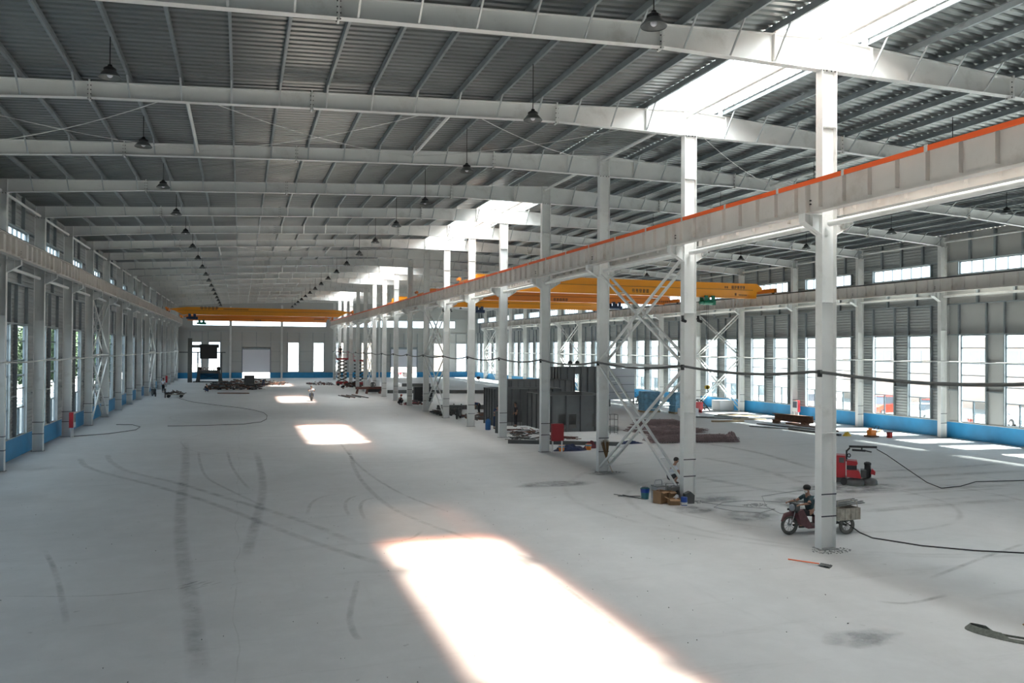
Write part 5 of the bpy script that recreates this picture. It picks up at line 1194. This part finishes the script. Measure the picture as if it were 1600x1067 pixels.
def smooth(pts, n=2):
    for _ in range(n):
        q = [pts[0]]
        for a, b in zip(pts, pts[1:]): q += [(a[0]*.75+b[0]*.25, a[1]*.75+b[1]*.25), (a[0]*.25+b[0]*.75, a[1]*.25+b[1]*.75)]
        pts = q+[pts[-1]]
    return pts
zk = [.002]
def strip(name, pts, w, m_):
    pts = smooth(pts); vs = []; fs = []; al = []; zk[0] += .0004; K = 5
    for i, p in enumerate(pts):
        q = Vector(pts[min(i+1, len(pts)-1)])-Vector(pts[max(i-1, 0)]); q.normalize(); e = min(1, i/3, (len(pts)-1-i)/3)
        for j in range(K): o_ = (j/(K-1)-.5)*w; vs.append((p[0]-q.y*o_, p[1]+q.x*o_, zk[0])); al.append(e*(0, .8, 1, .8, 0)[j])
    for i in range(len(pts)-1):
        for j in range(K-1): a = i*K+j; fs.append((a, a+1, a+K+1, a+K))
    o = MB().add(vs, fs).build(name, m_, FLOOR); at_ = o.data.attributes.new('edge', 'FLOAT', 'POINT'); at_.data.foreach_set('value', al); return o
for w, pts in [
    (0.22, [(-7.62, 45.72), (-6.94, 42.5), (-5.59, 39.67), (-3.3, 35.84), (-0.96, 31.28), (1.06, 26.29), (2.48, 23.07), (3.56, 21.05)]),
    (0.22, [(-6.51, 46.69), (-5.95, 43.56), (-4.71, 39.8), (-2.64, 36.64), (-0.31, 31.74), (1.9, 27.32), (3.24, 23.46)]),
    (0.11, [(-2.11, 46.83), (-1.85, 42.39), (-1.42, 37.52), (-0.85, 35.28), (0.97, 29.48)]),
    (0.11, [(-0.64, 46.42), (-0.42, 41.3), (-0.06, 37.13), (0.38, 33.67)]),
    (0.3, [(-3.05, 51.78), (-2.26, 38.7), (-1.99, 30.96), (-1.51, 24.14), (-0.99, 19.23), (-0.6, 14.57)]),
    (0.25, [(0.83, 46.01), (0.97, 35.94), (0.73, 30.15), (0.4, 26.03), (0.19, 22.9)]),
    (0.16, [(5.78, 46.11), (4.89, 36.64), (4.86, 30.21), (5.32, 26.5), (6.73, 22.4), (7.57, 19.95)]),
    (0.11, [(2.15, 27.99), (2.44, 30.27), (3.0, 31.44), (3.62, 31.68)]),
    (0.11, [(3.48, 27.59), (3.51, 29.08), (3.77, 30.53), (4.29, 31.2)]),
    (0.11, [(3.89, 26.72), (3.98, 28.58), (4.28, 30.11), (4.78, 30.5)]),
    (0.11, [(5.63, 49.41), (5.29, 38.56), (5.78, 31.33), (6.78, 27.16)]),
    (0.11, [(7.02, 20.95), (7.29, 17.93), (7.24, 15.34), (7.01, 13.23)]),
    (0.11, [(2.75, 19.9), (2.2, 17.33), (2.14, 16.33), (2.19, 15.76)]),
    (0.45, [(24.91, 28.97), (28.9, 28.73), (35.21, 28.91)]),
    (0.5, [(22.22, 26.19), (26.6, 26.12), (31.47, 25.83)]),
    (0.3, [(26.18, 43.78), (27.17, 38.66), (25.74, 31.63)]),
    (0.35, [(22.78, 37.13), (23.45, 33.36), (22.45, 27.98)]),
    (0.4, [(19.19, 31.55), (19.65, 29.29), (20.28, 26.76), (22.65, 25.63)]),
    (0.35, [(26.78, 30.72), (29.86, 30.45), (37.87, 31.09)]),
    (0.4, [(20.4, 23.09), (23.73, 23.3), (28.32, 23.25)]),
    (0.1, [(5.32, 24.54), (4.71, 23.42), (3.24, 23.46)]),
    (0.05, [(-5.05, 20.88), (-2.88, 20.16), (-1.42, 20.42)]),
    (0.11, [(16.07, 15.78), (19.35, 17.03), (21.72, 17.83)]),
    (0.11, [(15.45, 14.61), (14.04, 14.31), (13.53, 14.71)]),
    (0.11, [(-5.04, 25.22), (-4.18, 22.33), (-3.23, 18.21)]),
]: strip('tyre_mark', pts, w*1.6, MK)
def blob(name, c, rx, ry, m_, seed):
    rnd = random.Random(seed); n = 28; zk[0] += .0004; f = [rnd.uniform(.75, 1.2) for _ in range(n)]; f = [(f[i-1]+f[i]+f[(i+1) % n])/3 for i in range(n)]
    vs = [(c[0], c[1], zk[0])]+[(c[0]+rx*.6*f[i]*math.cos(2*PI*i/n), c[1]+ry*.6*f[i]*math.sin(2*PI*i/n), zk[0]) for i in range(n)]+[(c[0]+rx*f[i]*math.cos(2*PI*i/n), c[1]+ry*f[i]*math.sin(2*PI*i/n), zk[0]) for i in range(n)]
    fs = [(0, 1+i, 1+(i+1) % n) for i in range(n)]+[(1+i, 1+n+i, 1+n+(i+1) % n, 1+(i+1) % n) for i in range(n)]
    o = MB().add(vs, fs).build(name, m_, FLOOR); at_ = o.data.attributes.new('edge', 'FLOAT', 'POINT'); at_.data.foreach_set('value', [1]*(n+1)+[0]*n)
for k, (c, rx, ry) in enumerate((((16.4, 23.6), 1.1, 1.0), ((17.0, 26.6), 1.3, .8), ((15.1, 25.0), .8, .8), ((19.8, 25.0), 1.6, 1.4), ((12.5, 31.5), 2.0, .8), ((11.5, 12.9), 1.0, .5), ((23.5, 27.2), 3.0, 1.2), ((15.8, 33.6), 1.2, .7))): blob('dust_patch', c, rx, ry, WT, k)
rnd = random.Random(8)
for k in range(16):
    x = -1.3+rnd.uniform(0, 1.25); y = 20.45+rnd.uniform(-.25, .3); strip('brush_stroke', [(x-.12, y-.1), (x, y+.03), (x+.14, y+.1)], .05, MK)
pipe('left_floor_cable', [(-9.9, 56.4, .02), (-8.0, 57.6, .02), (-6.64, 59.8, .02), (-6.6, 62.0, .02), (-7.3, 63.8, .02), (-8.4, 64.2, .02)], .022, MT['dark'], 'dark cable end curling out from the left wall row', 'cable', None, 6)
pipe('long_floor_cable', [(-4.84, 62.12, .02), (-2.5, 62.0, .02), (0.22, 62.31, .02), (1.5, 63.9, .02), (1.95, 66.33, .02), (2.1, 69.8, .02), (1.91, 72.86, .02), (1.2, 76, .02), (0.26, 78.65, .02), (-2.4, 84, .02), (-4.67, 89.01, .02), (-6.3, 95.2, .02)], .022, MT['dark'], 'long dark cable snaking over the left hall floor to the scrap cart', 'cable', None, 6)
m = MB(); rnd = random.Random(77)
for k in range(220): x = rnd.uniform(-8, 13); y = rnd.uniform(13, 34); s = rnd.uniform(.006, .018); m.cb((x, y, s*.4), (s, s*1.3, s*.8))
tag(m.build('floor_grit', MT['dark']), 'dark specks of grit scattered over the near floor', 'grit', kind='stuff')
